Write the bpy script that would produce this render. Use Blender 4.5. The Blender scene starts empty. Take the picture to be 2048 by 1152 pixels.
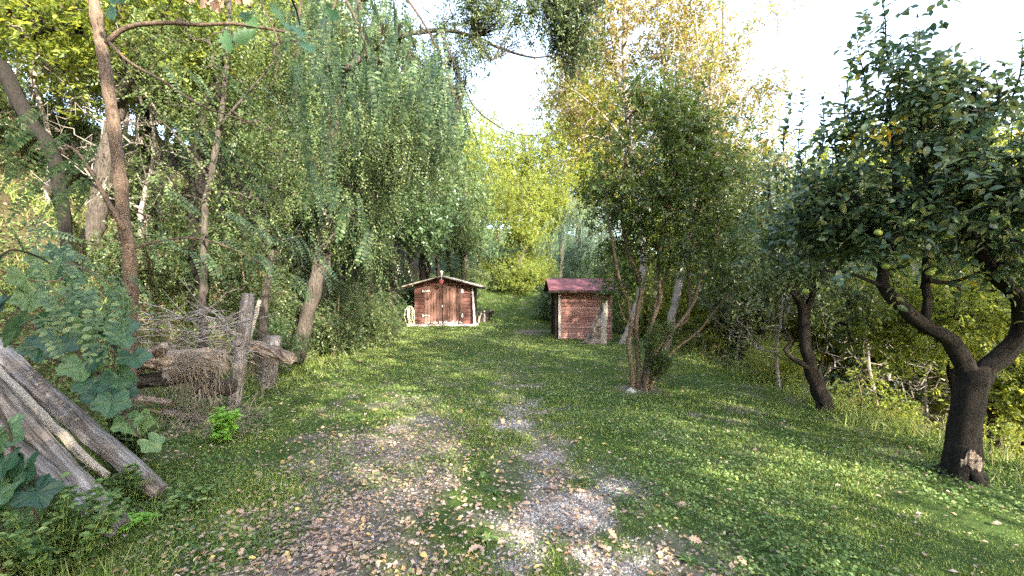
import bpy, math, random
import numpy as np
from mathutils import Vector

# ------------------------------------------------------------------ camera, sky, sun, exposure
scene = bpy.context.scene
COL = scene.collection
R = math.radians
FPX = 900.0          # focal length in pixels of the 2048 px wide photograph
CAMZ = 1.6

cam_d = bpy.data.cameras.new('camera')
cam_d.sensor_width = 36.0
cam_d.lens = 36.0 * FPX / 2048.0
cam_d.clip_start = 0.05
cam_d.clip_end = 2000
cam = bpy.data.objects.new('camera', cam_d)
cam.location = (0, 0, CAMZ)
cam.rotation_euler = (R(90), 0, 0)
COL.objects.link(cam)
scene.camera = cam

SUN_DIR = Vector((0.48, -0.72, 0.47)).normalized()     # towards the sun: right and a little behind
SUN_EL = math.asin(SUN_DIR.z)
world = bpy.data.worlds.new('World')
scene.world = world
world.use_nodes = True
wn = world.node_tree.nodes; wl = world.node_tree.links
wn.clear()
sky = wn.new('ShaderNodeTexSky'); sky.sky_type = 'NISHITA'; sky.sun_disc = False
sky.sun_elevation = SUN_EL
sky.sun_rotation = math.atan2(SUN_DIR.x, SUN_DIR.y)
sky.air_density = 1.0; sky.dust_density = 2.0; sky.ozone_density = 1.0
bg = wn.new('ShaderNodeBackground'); bg.inputs['Strength'].default_value = 0.15
wo = wn.new('ShaderNodeOutputWorld')
hz_ = wn.new('ShaderNodeMix'); hz_.data_type = 'RGBA'; hz_.blend_type = 'ADD'; hz_.inputs['Factor'].default_value = 1.0
hz_.inputs['B'].default_value = (1.1, 1.16, 1.26, 1)          # even pale fill added to the whole sky, whitens it and lifts shadows
wl.new(sky.outputs[0], hz_.inputs['A']); wl.new(hz_.outputs['Result'], bg.inputs['Color']); wl.new(bg.outputs[0], wo.inputs['Surface'])

sd = bpy.data.lights.new('sun', 'SUN'); sd.energy = 5.0; sd.angle = R(0.5); sd.color = (1.0, 0.90, 0.74)
so = bpy.data.objects.new('sun', sd)
so.rotation_euler = SUN_DIR.to_track_quat('Z', 'Y').to_euler()
so.location = (20, -20, 30)
COL.objects.link(so)

scene.view_settings.view_transform = 'Standard'
scene.view_settings.look = 'None'
scene.view_settings.exposure = 2.65
scene.view_settings.gamma = 1.0
scene.view_settings.use_curve_mapping = False
scene.cycles.max_bounces = 6
scene.cycles.diffuse_bounces = 3
scene.cycles.glossy_bounces = 2
scene.cycles.transmission_bounces = 4
scene.cycles.transparent_max_bounces = 4
scene.cycles.caustics_reflective = False
scene.cycles.caustics_refractive = False
scene.cycles.sample_clamp_indirect = 3.0
scene.cycles.use_denoising = False

# ------------------------------------------------------------------ helpers
def norm(v):
    v = np.asarray(v, float)
    n = np.linalg.norm(v, axis=-1, keepdims=True)
    return v / np.maximum(n, 1e-9)

def P(px, py, d):
    """a point of the place seen at photograph pixel (px, py), d metres in front of the viewer"""
    return np.array(((px - 1024) / FPX * d, d, CAMZ + (576 - py) / FPX * d))

def _hash(ix, iy, seed):
    h = (ix.astype(np.int64) * 374761393 + iy.astype(np.int64) * 668265263 + seed * 974711) & 0x7fffffff
    h = ((h ^ (h >> 13)) * 1274126177) & 0x7fffffff
    return ((h ^ (h >> 16)) & 0xffff) / 65535.0

def vnoise(x, y, seed=0):
    x = np.asarray(x, float); y = np.asarray(y, float)
    ix = np.floor(x); iy = np.floor(y)
    fx = x - ix; fy = y - iy
    fx = fx * fx * (3 - 2 * fx); fy = fy * fy * (3 - 2 * fy)
    a = _hash(ix, iy, seed); b = _hash(ix + 1, iy, seed)
    c = _hash(ix, iy + 1, seed); d = _hash(ix + 1, iy + 1, seed)
    return (a * (1 - fx) + b * fx) * (1 - fy) + (c * (1 - fx) + d * fx) * fy

def fbm(x, y, seed=0, o=3):
    s = 0; a = 0.5; t = 0
    for k in range(o):
        s = s + a * vnoise(x * 2 ** k, y * 2 ** k, seed + k * 17); t += a; a *= 0.5
    return s / t

def edge_left(y):
    return np.interp(y, [-20, 2.5, 3.6, 4.6, 6.8, 8, 12, 19, 26, 40, 80], [-1.7, -2.6, -3.5, -4.6, -4.7, -4.3, -4.9, -5.9, -6.6, -7.5, -9])
def edge_right(y):
    return np.interp(y, [-20, 5, 15, 22, 40, 80], [4.9, 4.7, 4.9, 6, 9, 14])

def H(x, y):
    x = np.asarray(x, float); y = np.asarray(y, float)
    base = np.interp(y, [-60, 4, 6, 8, 12, 16, 21, 23, 26, 30, 38, 60, 140], [0, 0, -.06, -.14, -.24, -.29, -.27, -.18, .15, .7, 2.0, 6.5, 20])
    a = np.maximum(0, edge_left(y) - x)
    base = base + 14 * np.tanh(0.80 * (np.sqrt(a * a + .16) - .4) / 14)
    b = np.maximum(0, x - edge_right(y))
    base = base - 7.5 * np.tanh(0.80 * (np.sqrt(b * b + .25) - .5) / 7.5)
    base = base - 0.02 * np.maximum(x, 0)
    rough = 0.05 + 0.35 * np.clip(a / 4, 0, 1) + .3 * np.clip(b / 4, 0, 1)
    return base + rough * (fbm(x * .8, y * .8, 5) - .5)

def hz(x, y): return float(H(np.array([x]), np.array([y]))[0])
def G(px, d, dz=0.0):
    x = (px - 1024) / FPX * d
    return np.array((x, d, hz(x, d) + dz))

def tag(o, label=None, cat=None, group=None, kind=None):
    if label: o['label'] = label
    if cat: o['category'] = cat
    if group: o['group'] = group
    if kind: o['kind'] = kind
    return o

class MB:
    """collects vertices and faces, builds ONE mesh object"""
    def __init__(self): self.V = []; self.F = []; self.n = 0
    def add(self, v, *faces):
        v = np.asarray(v, float).reshape(-1, 3)
        for f in faces:
            f = np.asarray(f, np.int64)
            if f.size: self.F.append(f + self.n)
        self.V.append(v); self.n += len(v)
        return self
    def mesh(self, name, mat, smooth=False):
        me = bpy.data.meshes.new(name)
        V = np.concatenate(self.V) if self.V else np.zeros((0, 3))
        me.vertices.add(len(V)); me.vertices.foreach_set('co', V.astype(np.float32).ravel())
        tot = np.concatenate([np.full(len(f), f.shape[1]) for f in self.F])
        idx = np.concatenate([f.ravel() for f in self.F])
        me.loops.add(len(idx)); me.loops.foreach_set('vertex_index', idx.astype(np.int32))
        me.polygons.add(len(tot))
        st = np.concatenate([[0], np.cumsum(tot)[:-1]])
        me.polygons.foreach_set('loop_start', st.astype(np.int32))
        me.polygons.foreach_set('loop_total', tot.astype(np.int32))
        me.polygons.foreach_set('use_smooth', np.full(len(tot), smooth))
        me.update(calc_edges=True); me.validate()
        if mat: me.materials.append(mat)
        return me
    def build(self, name, mat, parent=None, smooth=False):
        return link(name, self.mesh(name, mat, smooth), parent)

def link(name, me, parent=None):
    o = bpy.data.objects.new(name, me); COL.objects.link(o)
    if parent is not None:
        o.parent = parent
        if parent.type == 'EMPTY': o.matrix_parent_inverse = parent_inv(parent)
    return o
def parent_inv(p):
    from mathutils import Matrix, Euler
    m = Matrix.LocRotScale(p.location, p.rotation_euler, p.scale)
    return m.inverted()

def empty(name, loc, label=None, cat=None, group=None):
    o = bpy.data.objects.new(name, None); COL.objects.link(o)
    o.location = tuple(float(c) for c in loc); o.empty_display_size = 0.1
    return tag(o, label, cat, group)

def tube_vf(pts, rad, n=6, rng=None, rough=0.0, cap=True):
    pts = np.asarray(pts, float); m = len(pts)
    rad = np.asarray(rad, float) * np.ones(m)
    t = np.gradient(pts, axis=0); t = norm(t)
    u = np.cross(t[0], [0.3, 0.1, 1.0]);
    if np.linalg.norm(u) < .1: u = np.cross(t[0], [1, 0, 0])
    u = norm(u); us = []
    for i in range(m):
        u = norm(u - t[i] * np.dot(u, t[i])); us.append(u)
    us = np.array(us); vs = np.cross(t, us)
    ang = np.arange(n) / n * 2 * np.pi
    rr = rad[:, None] * np.ones((m, n))
    if rng is not None and rough: rr = rr * (1 + rng.normal(0, rough, (m, n)) + rng.normal(0, rough, (1, n)))
    V = pts[:, None] + rr[..., None] * (np.cos(ang)[None, :, None] * us[:, None] + np.sin(ang)[None, :, None] * vs[:, None])
    V = V.reshape(-1, 3)
    i = np.arange(m - 1)[:, None] * n; j = np.arange(n)[None]; k = (j + 1) % n
    Q = np.stack([i + j, i + k, i + n + k, i + n + j], -1).reshape(-1, 4)
    T = []
    if cap:
        V = np.concatenate([V, pts[:1], pts[-1:]])
        a = m * n; b = a + 1
        jj = np.arange(n); kk = (jj + 1) % n
        T = np.concatenate([np.stack([np.full(n, a), kk, jj], 1), np.stack([np.full(n, b), (m - 1) * n + jj, (m - 1) * n + kk], 1)])
    return V, Q, np.array(T, dtype=np.int64).reshape(-1, 3)

def tube(mb, pts, rad, n=6, rng=None, rough=0.0, cap=True):
    V, Q, T = tube_vf(pts, rad, n, rng, rough, cap)
    mb.add(V, Q, T)

def box(mb, c0, c1):
    x0, y0, z0 = c0; x1, y1, z1 = c1
    V = [(x0,y0,z0),(x1,y0,z0),(x1,y1,z0),(x0,y1,z0),(x0,y0,z1),(x1,y0,z1),(x1,y1,z1),(x0,y1,z1)]
    mb.add(V, [(0,3,2,1),(4,5,6,7),(0,1,5,4),(1,2,6,5),(2,3,7,6),(3,0,4,7)])

def prism(mb, poly, y0, y1):
    """an outline in the xz plane given a thickness along y (convex)"""
    n = len(poly)
    V = [(x, y0, z) for x, z in poly] + [(x, y1, z) for x, z in poly]
    i = np.arange(n); j = (i + 1) % n
    mb.add(V, np.stack([i, j, j + n, i + n], 1), [list(range(n))[::-1]], [list(range(n, 2 * n))])

def smoothline(pts, step=0.12):
    """Catmull-Rom through the points"""
    p = np.asarray(pts, float)
    p = np.concatenate([[2 * p[0] - p[1]], p, [2 * p[-1] - p[-2]]])
    out = []
    for i in range(1, len(p) - 2):
        a, b, c, d = p[i - 1:i + 3]
        m = max(2, int(np.linalg.norm(c - b) / step))
        t = (np.arange(m) / m)[:, None]
        out.append(0.5 * ((2 * b) + (c - a) * t + (2 * a - 5 * b + 4 * c - d) * t ** 2 + (3 * b - a - 3 * c + d) * t ** 3))
    out.append(p[-2][None])
    return np.concatenate(out)

# leaf templates: (side, along, normal) and faces
T_FLAT = (np.array([(0,0,0),(.5,.45,0),(0,1,-.06),(-.5,.45,0)]), [np.array([(0,1,2,3)])])
T_FOLD = (np.array([(0,0,0),(.5,.42,.07),(0,1,-.12),(-.5,.42,.07),(0,.5,-.02)]), [np.array([(0,1,2,4),(0,4,2,3)])])
_ow = [(.0,0),(.22,.38),(.5,.5),(.78,.34)]
T_OVAL = (np.array([(0,0,0),(.38,.22,.03),(0,.22,0),(-.38,.22,.03),(.5,.5,.06),(0,.5,.0),(-.5,.5,.06),(.34,.78,.0),(0,.78,-.05),(-.34,.78,.0),(0,1,-.14)]),
          [np.array([(0,1,2),(0,2,3),(7,10,8),(8,10,9)]), np.array([(1,4,5,2),(2,5,6,3),(4,7,8,5),(5,8,9,6)])])
T_BLADE = (np.array([(-.5,0,0),(.5,0,0),(.38,.55,.08),(-.38,.55,.08),(0,1,.34)]), [np.array([(0,1,2,3)]), np.array([(3,2,4)])])

def put(mb, T, Pn, D, N, L, W):
    tv, tf = T; n = len(Pn); k = len(tv)
    D = norm(D); S = norm(np.cross(D, N)); N = np.cross(S, D)
    L = np.broadcast_to(np.asarray(L, float), (n,))[:, None, None]; W = np.broadcast_to(np.asarray(W, float), (n,))[:, None, None]
    V = Pn[:, None] + S[:, None] * tv[None, :, :1] * W + D[:, None] * tv[None, :, 1:2] * L + N[:, None] * tv[None, :, 2:3] * L
    off = (np.arange(n) * k)[:, None, None]
    mb.add(V.reshape(-1, 3), *[(f[None] + off).reshape(-1, f.shape[1]) for f in tf])

def sprays(mb, rng, C, out_dir, ns=4, slen=.25, nl=7, L=.07, W=.04, droop=.3, cr=.12, T=T_FLAT, flat=False, twigs=None, updir=0.0):
    """leafy shoots: each a row of leaves either side of a short stem"""
    C = np.repeat(np.asarray(C, float), ns, 0); O = np.repeat(out_dir, ns, 0); n = len(C)
    o = C + rng.normal(0, cr, (n, 3)) * [1, 1, .8]
    u = norm(rng.normal(0, 1, (n, 3)) * .8 + O * .7 + np.array([0, 0, -droop + updir]))
    sl = slen * rng.uniform(.6, 1.3, n)
    nrm = norm(rng.normal(0, .45, (n, 3)) + [0, 0, 1.0])
    side = norm(np.cross(u, nrm))
    t = (np.arange(nl) + .5) / nl
    sg = np.where(np.arange(nl) % 2 == 0, 1.0, -1.0)
    pos = o[:, None] + u[:, None] * (t[None, :, None] * sl[:, None, None])
    pos[..., 2] -= droop * .5 * (t[None] ** 2) * sl[:, None]
    jit = .12 if flat else .35
    D = u[:, None] * (.45 if flat else .6) + side[:, None] * sg[None, :, None] * .85 + rng.normal(0, jit, (n, nl, 3))
    D[..., 2] -= droop * .35
    N = nrm[:, None] + rng.normal(0, jit, (n, nl, 3))
    m = n * nl; Ls = L * rng.uniform(.65, 1.25, m)
    put(mb, T, pos.reshape(m, 3), D.reshape(m, 3), N.reshape(m, 3), Ls, Ls * (W / L))
    if twigs is not None:
        for i in range(n):
            e = o[i] + u[i] * sl[i]; e[2] -= droop * .5 * sl[i]
            tube(twigs, [o[i], (o[i] + e) / 2 + [0, 0, .02], e], [.004, .003, .0015], 3, cap=False)

def colonise(mb, rng, limbs, C, tip=.006, nside=5, bend=.18, rough=.06, maxr=.5, wander=1.0):
    """limbs: list of (points, r0, r1). Branches run from the nearest wood to every leaf clump in C."""
    N = []; NR = []
    for pts, r0, r1, sides in limbs:
        q = smoothline(pts, .14); L = len(q); rr = np.linspace(r0, r1, L)
        rr = rr * (1 + rng.normal(0, .035, L))
        q = q + rng.normal(0, 1, (L, 3)) * (rr * .09)[:, None]
        tube(mb, q, rr, sides, rng, rough)
        N.append(q[max(1, int(L * .25)):]); NR.append(rr[max(1, int(L * .25)):])
    N = np.concatenate(N); NR = np.concatenate(NR)
    n0 = len(N); own = [-1] * n0
    C = np.asarray(C)
    d0 = np.array([np.min(np.linalg.norm(N - c, axis=1)) for c in C])
    order = np.argsort(d0); C = C[order]
    buf = np.zeros((n0 + 4 * len(C), 3)); buf[:n0] = N; cnt = n0
    paths = []; par = []; pr = []
    for c in C:
        d = np.linalg.norm(buf[:cnt] - c, axis=1)
        k = int(np.argmin(d + .25 * np.maximum(0, buf[:cnt, 2] - c[2])))
        a = buf[k]; L = d[k]
        off = rng.normal(0, bend * L * .6, (2, 3)) * wander; off[:, 2] += bend * L * .5
        p = np.array([a, a + (c - a) * .33 + off[0], a + (c - a) * .68 + off[1] * .8, c])
        paths.append(p); par.append(own[k]); pr.append(NR[k] if k < n0 else maxr)
        i = len(paths) - 1
        buf[cnt:cnt + 3] = p[1:]; own += [i, i, i]; cnt += 3
    w = np.ones(len(paths))
    for i in range(len(paths) - 1, -1, -1):
        if par[i] >= 0: w[par[i]] += w[i]
    for i, p in enumerate(paths):
        r0 = min(tip * math.sqrt(w[i]) * 1.1, pr[i] * .75); r1 = min(tip * .5 * math.sqrt(max(1, w[i] * .35)), r0)
        tube(mb, p, np.linspace(r0, r1, 4), nside if r0 > .02 else 3, cap=False)
    return C, norm(np.array([p[-1] - p[-2] for p in paths]))

def blobs(rng, ells, n, gauss=.36, cl=14):
    """leaf clump centres inside ellipsoids (centre, radii), gathered in lumps"""
    vol = np.array([abs(r[0] * r[1] * r[2]) ** .8 for c, r in ells]); vol = vol / vol.sum()
    out = []
    for (c, r), f in zip(ells, vol):
        m = max(3, int(round(n * f))); k = max(2, m // cl)
        q = norm(rng.normal(0, 1, (k, 3))) * rng.uniform(.25, 1, (k, 1)) ** (1 / 2.2)
        s = q[rng.integers(0, k, m)] * .82 + rng.normal(0, gauss * .5, (m, 3))
        out.append(np.asarray(c) + s * np.asarray(r))
    return np.concatenate(out)

def ell(px, py, d, rx, ry, rd):
    return (P(px, py, d), (rx / FPX * d, rd, ry / FPX * d))

# ------------------------------------------------------------------ materials
def mat_new(name):
    m = bpy.data.materials.new(name); m.use_nodes = True
    nt = m.node_tree; nt.nodes.clear()
    return m, nt, nt.nodes, nt.links

def ramp(nd, stops, interp='LINEAR'):
    r = nd.new('ShaderNodeValToRGB'); e = r.color_ramp; e.interpolation = interp
    while len(e.elements) < len(stops): e.elements.new(.5)
    for el_, (p, c) in zip(e.elements, stops): el_.position = p; el_.color = (*c, 1)
    return r

def leaf_mat(name, cols, rough=.45, trans=.35, spec=.4, patch=None, pscale=.8, per_object=False):
    m, nt, nd, ln = mat_new(name)
    geo = nd.new('ShaderNodeNewGeometry')
    k = len(cols)
    cr = ramp(nd, [((i / (k - 1)) if k > 1 else 0, c) for i, c in enumerate(cols)])
    if per_object:
        oi = nd.new('ShaderNodeObjectInfo'); ln.new(oi.outputs['Random'], cr.inputs[0])
    else: ln.new(geo.outputs['Random Per Island'], cr.inputs[0])
    # lumps of slightly different growth
    tc = nd.new('ShaderNodeTexCoord'); no = nd.new('ShaderNodeTexNoise'); no.inputs['Scale'].default_value = pscale; no.inputs['Detail'].default_value = 2
    ln.new(tc.outputs['Object'], no.inputs['Vector'])
    mr = nd.new('ShaderNodeMapRange'); mr.inputs['From Min'].default_value = .35; mr.inputs['From Max'].default_value = .68
    ln.new(no.outputs['Fac'], mr.inputs['Value'])
    mx = nd.new('ShaderNodeMix'); mx.data_type = 'RGBA'; mx.blend_type = 'MIX'
    ln.new(cr.outputs['Color'], mx.inputs['A'])
    hs = nd.new('ShaderNodeHueSaturation')
    if patch is None:
        hs.inputs['Hue'].default_value = .485; hs.inputs['Saturation'].default_value = .95; hs.inputs['Value'].default_value = 1.5
        ln.new(cr.outputs['Color'], hs.inputs['Color']); ln.new(hs.outputs['Color'], mx.inputs['B'])
    else:
        mx.inputs['B'].default_value = (*patch, 1)
    ma = nd.new('ShaderNodeMath'); ma.operation = 'MULTIPLY'; ma.inputs[1].default_value = .7
    ln.new(mr.outputs[0], ma.inputs[0]); ln.new(ma.outputs[0], mx.inputs['Factor'])
    pb = nd.new('ShaderNodeBsdfPrincipled'); pb.inputs['Roughness'].default_value = rough
    pb.inputs['Specular IOR Level'].default_value = spec
    ln.new(mx.outputs['Result'], pb.inputs['Base Color'])
    tr = nd.new('ShaderNodeBsdfTranslucent')
    h2 = nd.new('ShaderNodeHueSaturation'); h2.inputs['Hue'].default_value = .475; h2.inputs['Saturation'].default_value = 1.1; h2.inputs['Value'].default_value = 1.7
    ln.new(mx.outputs['Result'], h2.inputs['Color']); ln.new(h2.outputs['Color'], tr.inputs['Color'])
    ms = nd.new('ShaderNodeMixShader'); ms.inputs[0].default_value = trans
    ln.new(pb.outputs[0], ms.inputs[1]); ln.new(tr.outputs[0], ms.inputs[2])
    out = nd.new('ShaderNodeOutputMaterial'); ln.new(ms.outputs[0], out.inputs[0])
    return m

def bark_mat(name, c0, c1, scale=6, stretch=5, bump=.6, rough=.9, spots=None):
    m, nt, nd, ln = mat_new(name)
    tc = nd.new('ShaderNodeTexCoord'); mp = nd.new('ShaderNodeMapping')
    mp.inputs['Scale'].default_value = (scale, scale, scale / stretch)
    ln.new(tc.outputs['Object'], mp.inputs['Vector'])
    n1 = nd.new('ShaderNodeTexNoise'); n1.inputs['Scale'].default_value = 5; n1.inputs['Detail'].default_value = 6; n1.inputs['Roughness'].default_value = .7
    ln.new(mp.outputs[0], n1.inputs['Vector'])
    cr = ramp(nd, [(.32, c0), (.68, c1)] if spots is None else [(.3, c0), (.5, c1), (.66, c1), (.72, spots)])
    ln.new(n1.outputs['Fac'], cr.inputs[0])
    pb = nd.new('ShaderNodeBsdfPrincipled'); pb.inputs['Roughness'].default_value = rough; pb.inputs['Specular IOR Level'].default_value = .2
    ln.new(cr.outputs[0], pb.inputs['Base Color'])
    bp = nd.new('ShaderNodeBump'); bp.inputs['Strength'].default_value = bump; bp.inputs['Distance'].default_value = .05
    ln.new(n1.outputs['Fac'], bp.inputs['Height']); ln.new(bp.outputs[0], pb.inputs['Normal'])
    out = nd.new('ShaderNodeOutputMaterial'); ln.new(pb.outputs[0], out.inputs[0])
    return m

def wood_mat(name, dark, light, axis='Z', scale=14, rand=.5, rough=.75, wear=None):
    """painted or bare boards: long grain, each board a shade of its own"""
    m, nt, nd, ln = mat_new(name)
    tc = nd.new('ShaderNodeTexCoord'); mp = nd.new('ShaderNodeMapping')
    s = [scale] * 3; s['XYZ'.index(axis)] = scale / 18
    mp.inputs['Scale'].default_value = s
    oi = nd.new('ShaderNodeObjectInfo')
    va = nd.new('ShaderNodeVectorMath'); va.operation = 'MULTIPLY_ADD'
    cb = nd.new('ShaderNodeCombineXYZ')
    for q in range(3): ln.new(oi.outputs['Random'], cb.inputs[q])
    va.inputs[1].default_value = (37, 51, 23)
    ln.new(cb.outputs[0], va.inputs[0]); ln.new(tc.outputs['Object'], va.inputs[2]); ln.new(va.outputs[0], mp.inputs['Vector'])
    n1 = nd.new('ShaderNodeTexNoise'); n1.inputs['Scale'].default_value = 1.6; n1.inputs['Detail'].default_value = 8; n1.inputs['Roughness'].default_value = .65
    ln.new(mp.outputs[0], n1.inputs['Vector'])
    ad = nd.new('ShaderNodeMath'); ad.operation = 'MULTIPLY_ADD'; ad.inputs[1].default_value = rand * .5
    ln.new(oi.outputs['Random'], ad.inputs[0])
    sb = nd.new('ShaderNodeMath'); sb.operation = 'SUBTRACT'; sb.inputs[1].default_value = rand * .25
    ln.new(n1.outputs['Fac'], sb.inputs[0]); ln.new(sb.outputs[0], ad.inputs[2])
    cr = ramp(nd, [(.3, dark), (.7, light)] if wear is None else [(.3, dark), (.6, light), (.74, wear)])
    ln.new(ad.outputs[0], cr.inputs[0])
    pb = nd.new('ShaderNodeBsdfPrincipled'); pb.inputs['Roughness'].default_value = rough; pb.inputs['Specular IOR Level'].default_value = .25
    ln.new(cr.outputs[0], pb.inputs['Base Color'])
    bp = nd.new('ShaderNodeBump'); bp.inputs['Strength'].default_value = .35; bp.inputs['Distance'].default_value = .01
    ln.new(n1.outputs['Fac'], bp.inputs['Height']); ln.new(bp.outputs[0], pb.inputs['Normal'])
    out = nd.new('ShaderNodeOutputMaterial'); ln.new(pb.outputs[0], out.inputs[0])
    return m

def plain_mat(name, col, rough=.6, var=.25, scale=8, metal=0):
    m, nt, nd, ln = mat_new(name)
    tc = nd.new('ShaderNodeTexCoord'); n1 = nd.new('ShaderNodeTexNoise'); n1.inputs['Scale'].default_value = scale; n1.inputs['Detail'].default_value = 5
    ln.new(tc.outputs['Object'], n1.inputs['Vector'])
    cr = ramp(nd, [(.3, tuple(c * (1 - var) for c in col)), (.7, tuple(min(1, c * (1 + var)) for c in col))])
    ln.new(n1.outputs['Fac'], cr.inputs[0])
    pb = nd.new('ShaderNodeBsdfPrincipled'); pb.inputs['Roughness'].default_value = rough; pb.inputs['Metallic'].default_value = metal
    ln.new(cr.outputs[0], pb.inputs['Base Color'])
    bp = nd.new('ShaderNodeBump'); bp.inputs['Strength'].default_value = .25; bp.inputs['Distance'].default_value = .01
    ln.new(n1.outputs['Fac'], bp.inputs['Height']); ln.new(bp.outputs[0], pb.inputs['Normal'])
    out = nd.new('ShaderNodeOutputMaterial'); ln.new(pb.outputs[0], out.inputs[0])
    return m

M = {}
M['leaf_robinia'] = leaf_mat('leaf_robinia', [(.024,.044,.018),(.044,.074,.028),(.075,.112,.040),(.13,.165,.06)], rough=.42, trans=.3, spec=.6)
M['leaf_blue'] = leaf_mat('leaf_blue', [(.05,.09,.06),(.075,.12,.08),(.11,.16,.11)], rough=.5, trans=.3)
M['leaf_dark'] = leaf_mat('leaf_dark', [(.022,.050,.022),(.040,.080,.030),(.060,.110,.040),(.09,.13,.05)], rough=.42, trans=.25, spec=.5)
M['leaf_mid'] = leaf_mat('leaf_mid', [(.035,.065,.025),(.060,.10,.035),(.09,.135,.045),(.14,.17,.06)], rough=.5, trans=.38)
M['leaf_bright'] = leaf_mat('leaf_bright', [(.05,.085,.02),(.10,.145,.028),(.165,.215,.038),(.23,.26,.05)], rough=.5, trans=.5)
M['leaf_autumn'] = leaf_mat('leaf_autumn', [(.09,.14,.025),(.14,.19,.03),(.20,.24,.04),(.24,.14,.06),(.22,.27,.05)], rough=.55, trans=.42, patch=(.20,.15,.06), pscale=.6)
M['leaf_apple'] = leaf_mat('leaf_apple', [(.026,.056,.034),(.042,.082,.042),(.065,.115,.052),(.10,.15,.06),(.16,.18,.06)], rough=.40, trans=.36, spec=.6)
M['leaf_laurel'] = leaf_mat('leaf_laurel', [(.022,.045,.013),(.040,.075,.018),(.060,.100,.022),(.10,.13,.03)], rough=.36, trans=.42, spec=.6)
M['leaf_yellow'] = leaf_mat('leaf_yellow', [(.42,.34,.04),(.55,.46,.05),(.38,.38,.06)], trans=.4)
M['leaf_vine'] = leaf_mat('leaf_vine', [(.014,.042,.026),(.024,.066,.036),(.040,.090,.044),(.060,.12,.045),(.085,.14,.05)], rough=.42, trans=.25, pscale=14, per_object=True)
M['leaf_lime'] = leaf_mat('leaf_lime', [(.13,.28,.05),(.18,.36,.06),(.22,.40,.09)], trans=.4)
M['leaf_oak'] = leaf_mat('leaf_oak', [(.04,.11,.05),(.06,.15,.06),(.08,.18,.08)], trans=.35)
M['leaf_dead'] = leaf_mat('leaf_dead', [(.42,.28,.17),(.52,.36,.24),(.36,.22,.12)], rough=.7, trans=.3)
M['grass'] = leaf_mat('grass', [(.045,.080,.018),(.095,.155,.026),(.155,.235,.038),(.24,.25,.10),(.115,.185,.03)], rough=.5, trans=.3, pscale=.7)
M['grass_dry'] = leaf_mat('grass_dry', [(.16,.13,.085),(.24,.20,.13),(.10,.075,.05)], rough=.8, trans=.25)
M['clover'] = leaf_mat('clover', [(.034,.070,.020),(.062,.120,.032),(.11,.180,.048),(.18,.24,.08)], rough=.55, trans=.3, spec=.35, pscale=.6)
M['litter'] = leaf_mat('litter', [(.13,.09,.065),(.32,.23,.18),(.52,.42,.35),(.36,.18,.08),(.52,.40,.14),(.42,.33,.29),(.20,.14,.11)], rough=.75, trans=.15, patch=(.30,.20,.15))
M['bark_dark'] = bark_mat('bark_dark', (.006,.005,.004), (.034,.028,.023), 9, 2.4, 1.0, spots=(.075,.070,.055))
M['bark_pale'] = bark_mat('bark_pale', (.10,.08,.065), (.32,.27,.22), 5, 3, .5, spots=(.15,.12,.10))
M['bark_brown'] = bark_mat('bark_brown', (.050,.036,.027), (.20,.145,.105), 8, 2.5, 1.0, spots=(.36,.28,.21))
M['bark_grey'] = bark_mat('bark_grey', (.022,.018,.015), (.115,.098,.082), 8, 6, 1.0)
M['bark_shrub'] = bark_mat('bark_shrub', (.06,.045,.03), (.24,.18,.12), 10, 3, .5)
M['bark_black'] = bark_mat('bark_black', (.006,.005,.005), (.030,.026,.021), 9, 4, 1.0)
M['twig'] = bark_mat('twig', (.10,.085,.07), (.30,.27,.24), 12, 1, .3)
M['twig_dark'] = bark_mat('twig_dark', (.02,.017,.014), (.08,.06,.045), 12, 1, .3)
M['twig_pale'] = bark_mat('twig_pale', (.25,.21,.17), (.5,.44,.36), 12, 1, .3)
M['stem_green'] = bark_mat('stem_green', (.10,.16,.04), (.20,.26,.07), 12, 1, .2)

# weathered log wood, cracks run along the log (objects are built along their own x axis)
def log_mat(name, c0, c1, crack=(.02,.015,.012)):
    m, nt, nd, ln = mat_new(name)
    tc = nd.new('ShaderNodeTexCoord'); mp = nd.new('ShaderNodeMapping'); mp.inputs['Scale'].default_value = (.9, 16, 16)
    ln.new(tc.outputs['Object'], mp.inputs['Vector'])
    n1 = nd.new('ShaderNodeTexNoise'); n1.inputs['Scale'].default_value = 1.8; n1.inputs['Detail'].default_value = 8; n1.inputs['Roughness'].default_value = .7; n1.inputs['Distortion'].default_value = .3
    ln.new(mp.outputs[0], n1.inputs['Vector'])
    n2 = nd.new('ShaderNodeTexNoise'); n2.inputs['Scale'].default_value = 4.5; n2.inputs['Detail'].default_value = 5
    ln.new(tc.outputs['Object'], n2.inputs['Vector'])
    cr = ramp(nd, [(.30, crack), (.40, c0), (.66, c1)])
    ln.new(n1.outputs['Fac'], cr.inputs[0])
    mx = nd.new('ShaderNodeMix'); mx.data_type = 'RGBA'; mx.blend_type = 'MULTIPLY'; mx.inputs['Factor'].default_value = .8
    cr2 = ramp(nd, [(.35, (.45,.38,.33)), (.6, (1,1,1))])
    ln.new(n2.outputs['Fac'], cr2.inputs[0]); ln.new(cr.outputs[0], mx.inputs['A']); ln.new(cr2.outputs[0], mx.inputs['B'])
    pb = nd.new('ShaderNodeBsdfPrincipled'); pb.inputs['Roughness'].default_value = .85; pb.inputs['Specular IOR Level'].default_value = .2
    ln.new(mx.outputs['Result'], pb.inputs['Base Color'])
    bp = nd.new('ShaderNodeBump'); bp.inputs['Strength'].default_value = .8; bp.inputs['Distance'].default_value = .02
    ln.new(n1.outputs['Fac'], bp.inputs['Height']); ln.new(bp.outputs[0], pb.inputs['Normal'])
    out = nd.new('ShaderNodeOutputMaterial'); ln.new(pb.outputs[0], out.inputs[0])
    return m
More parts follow.
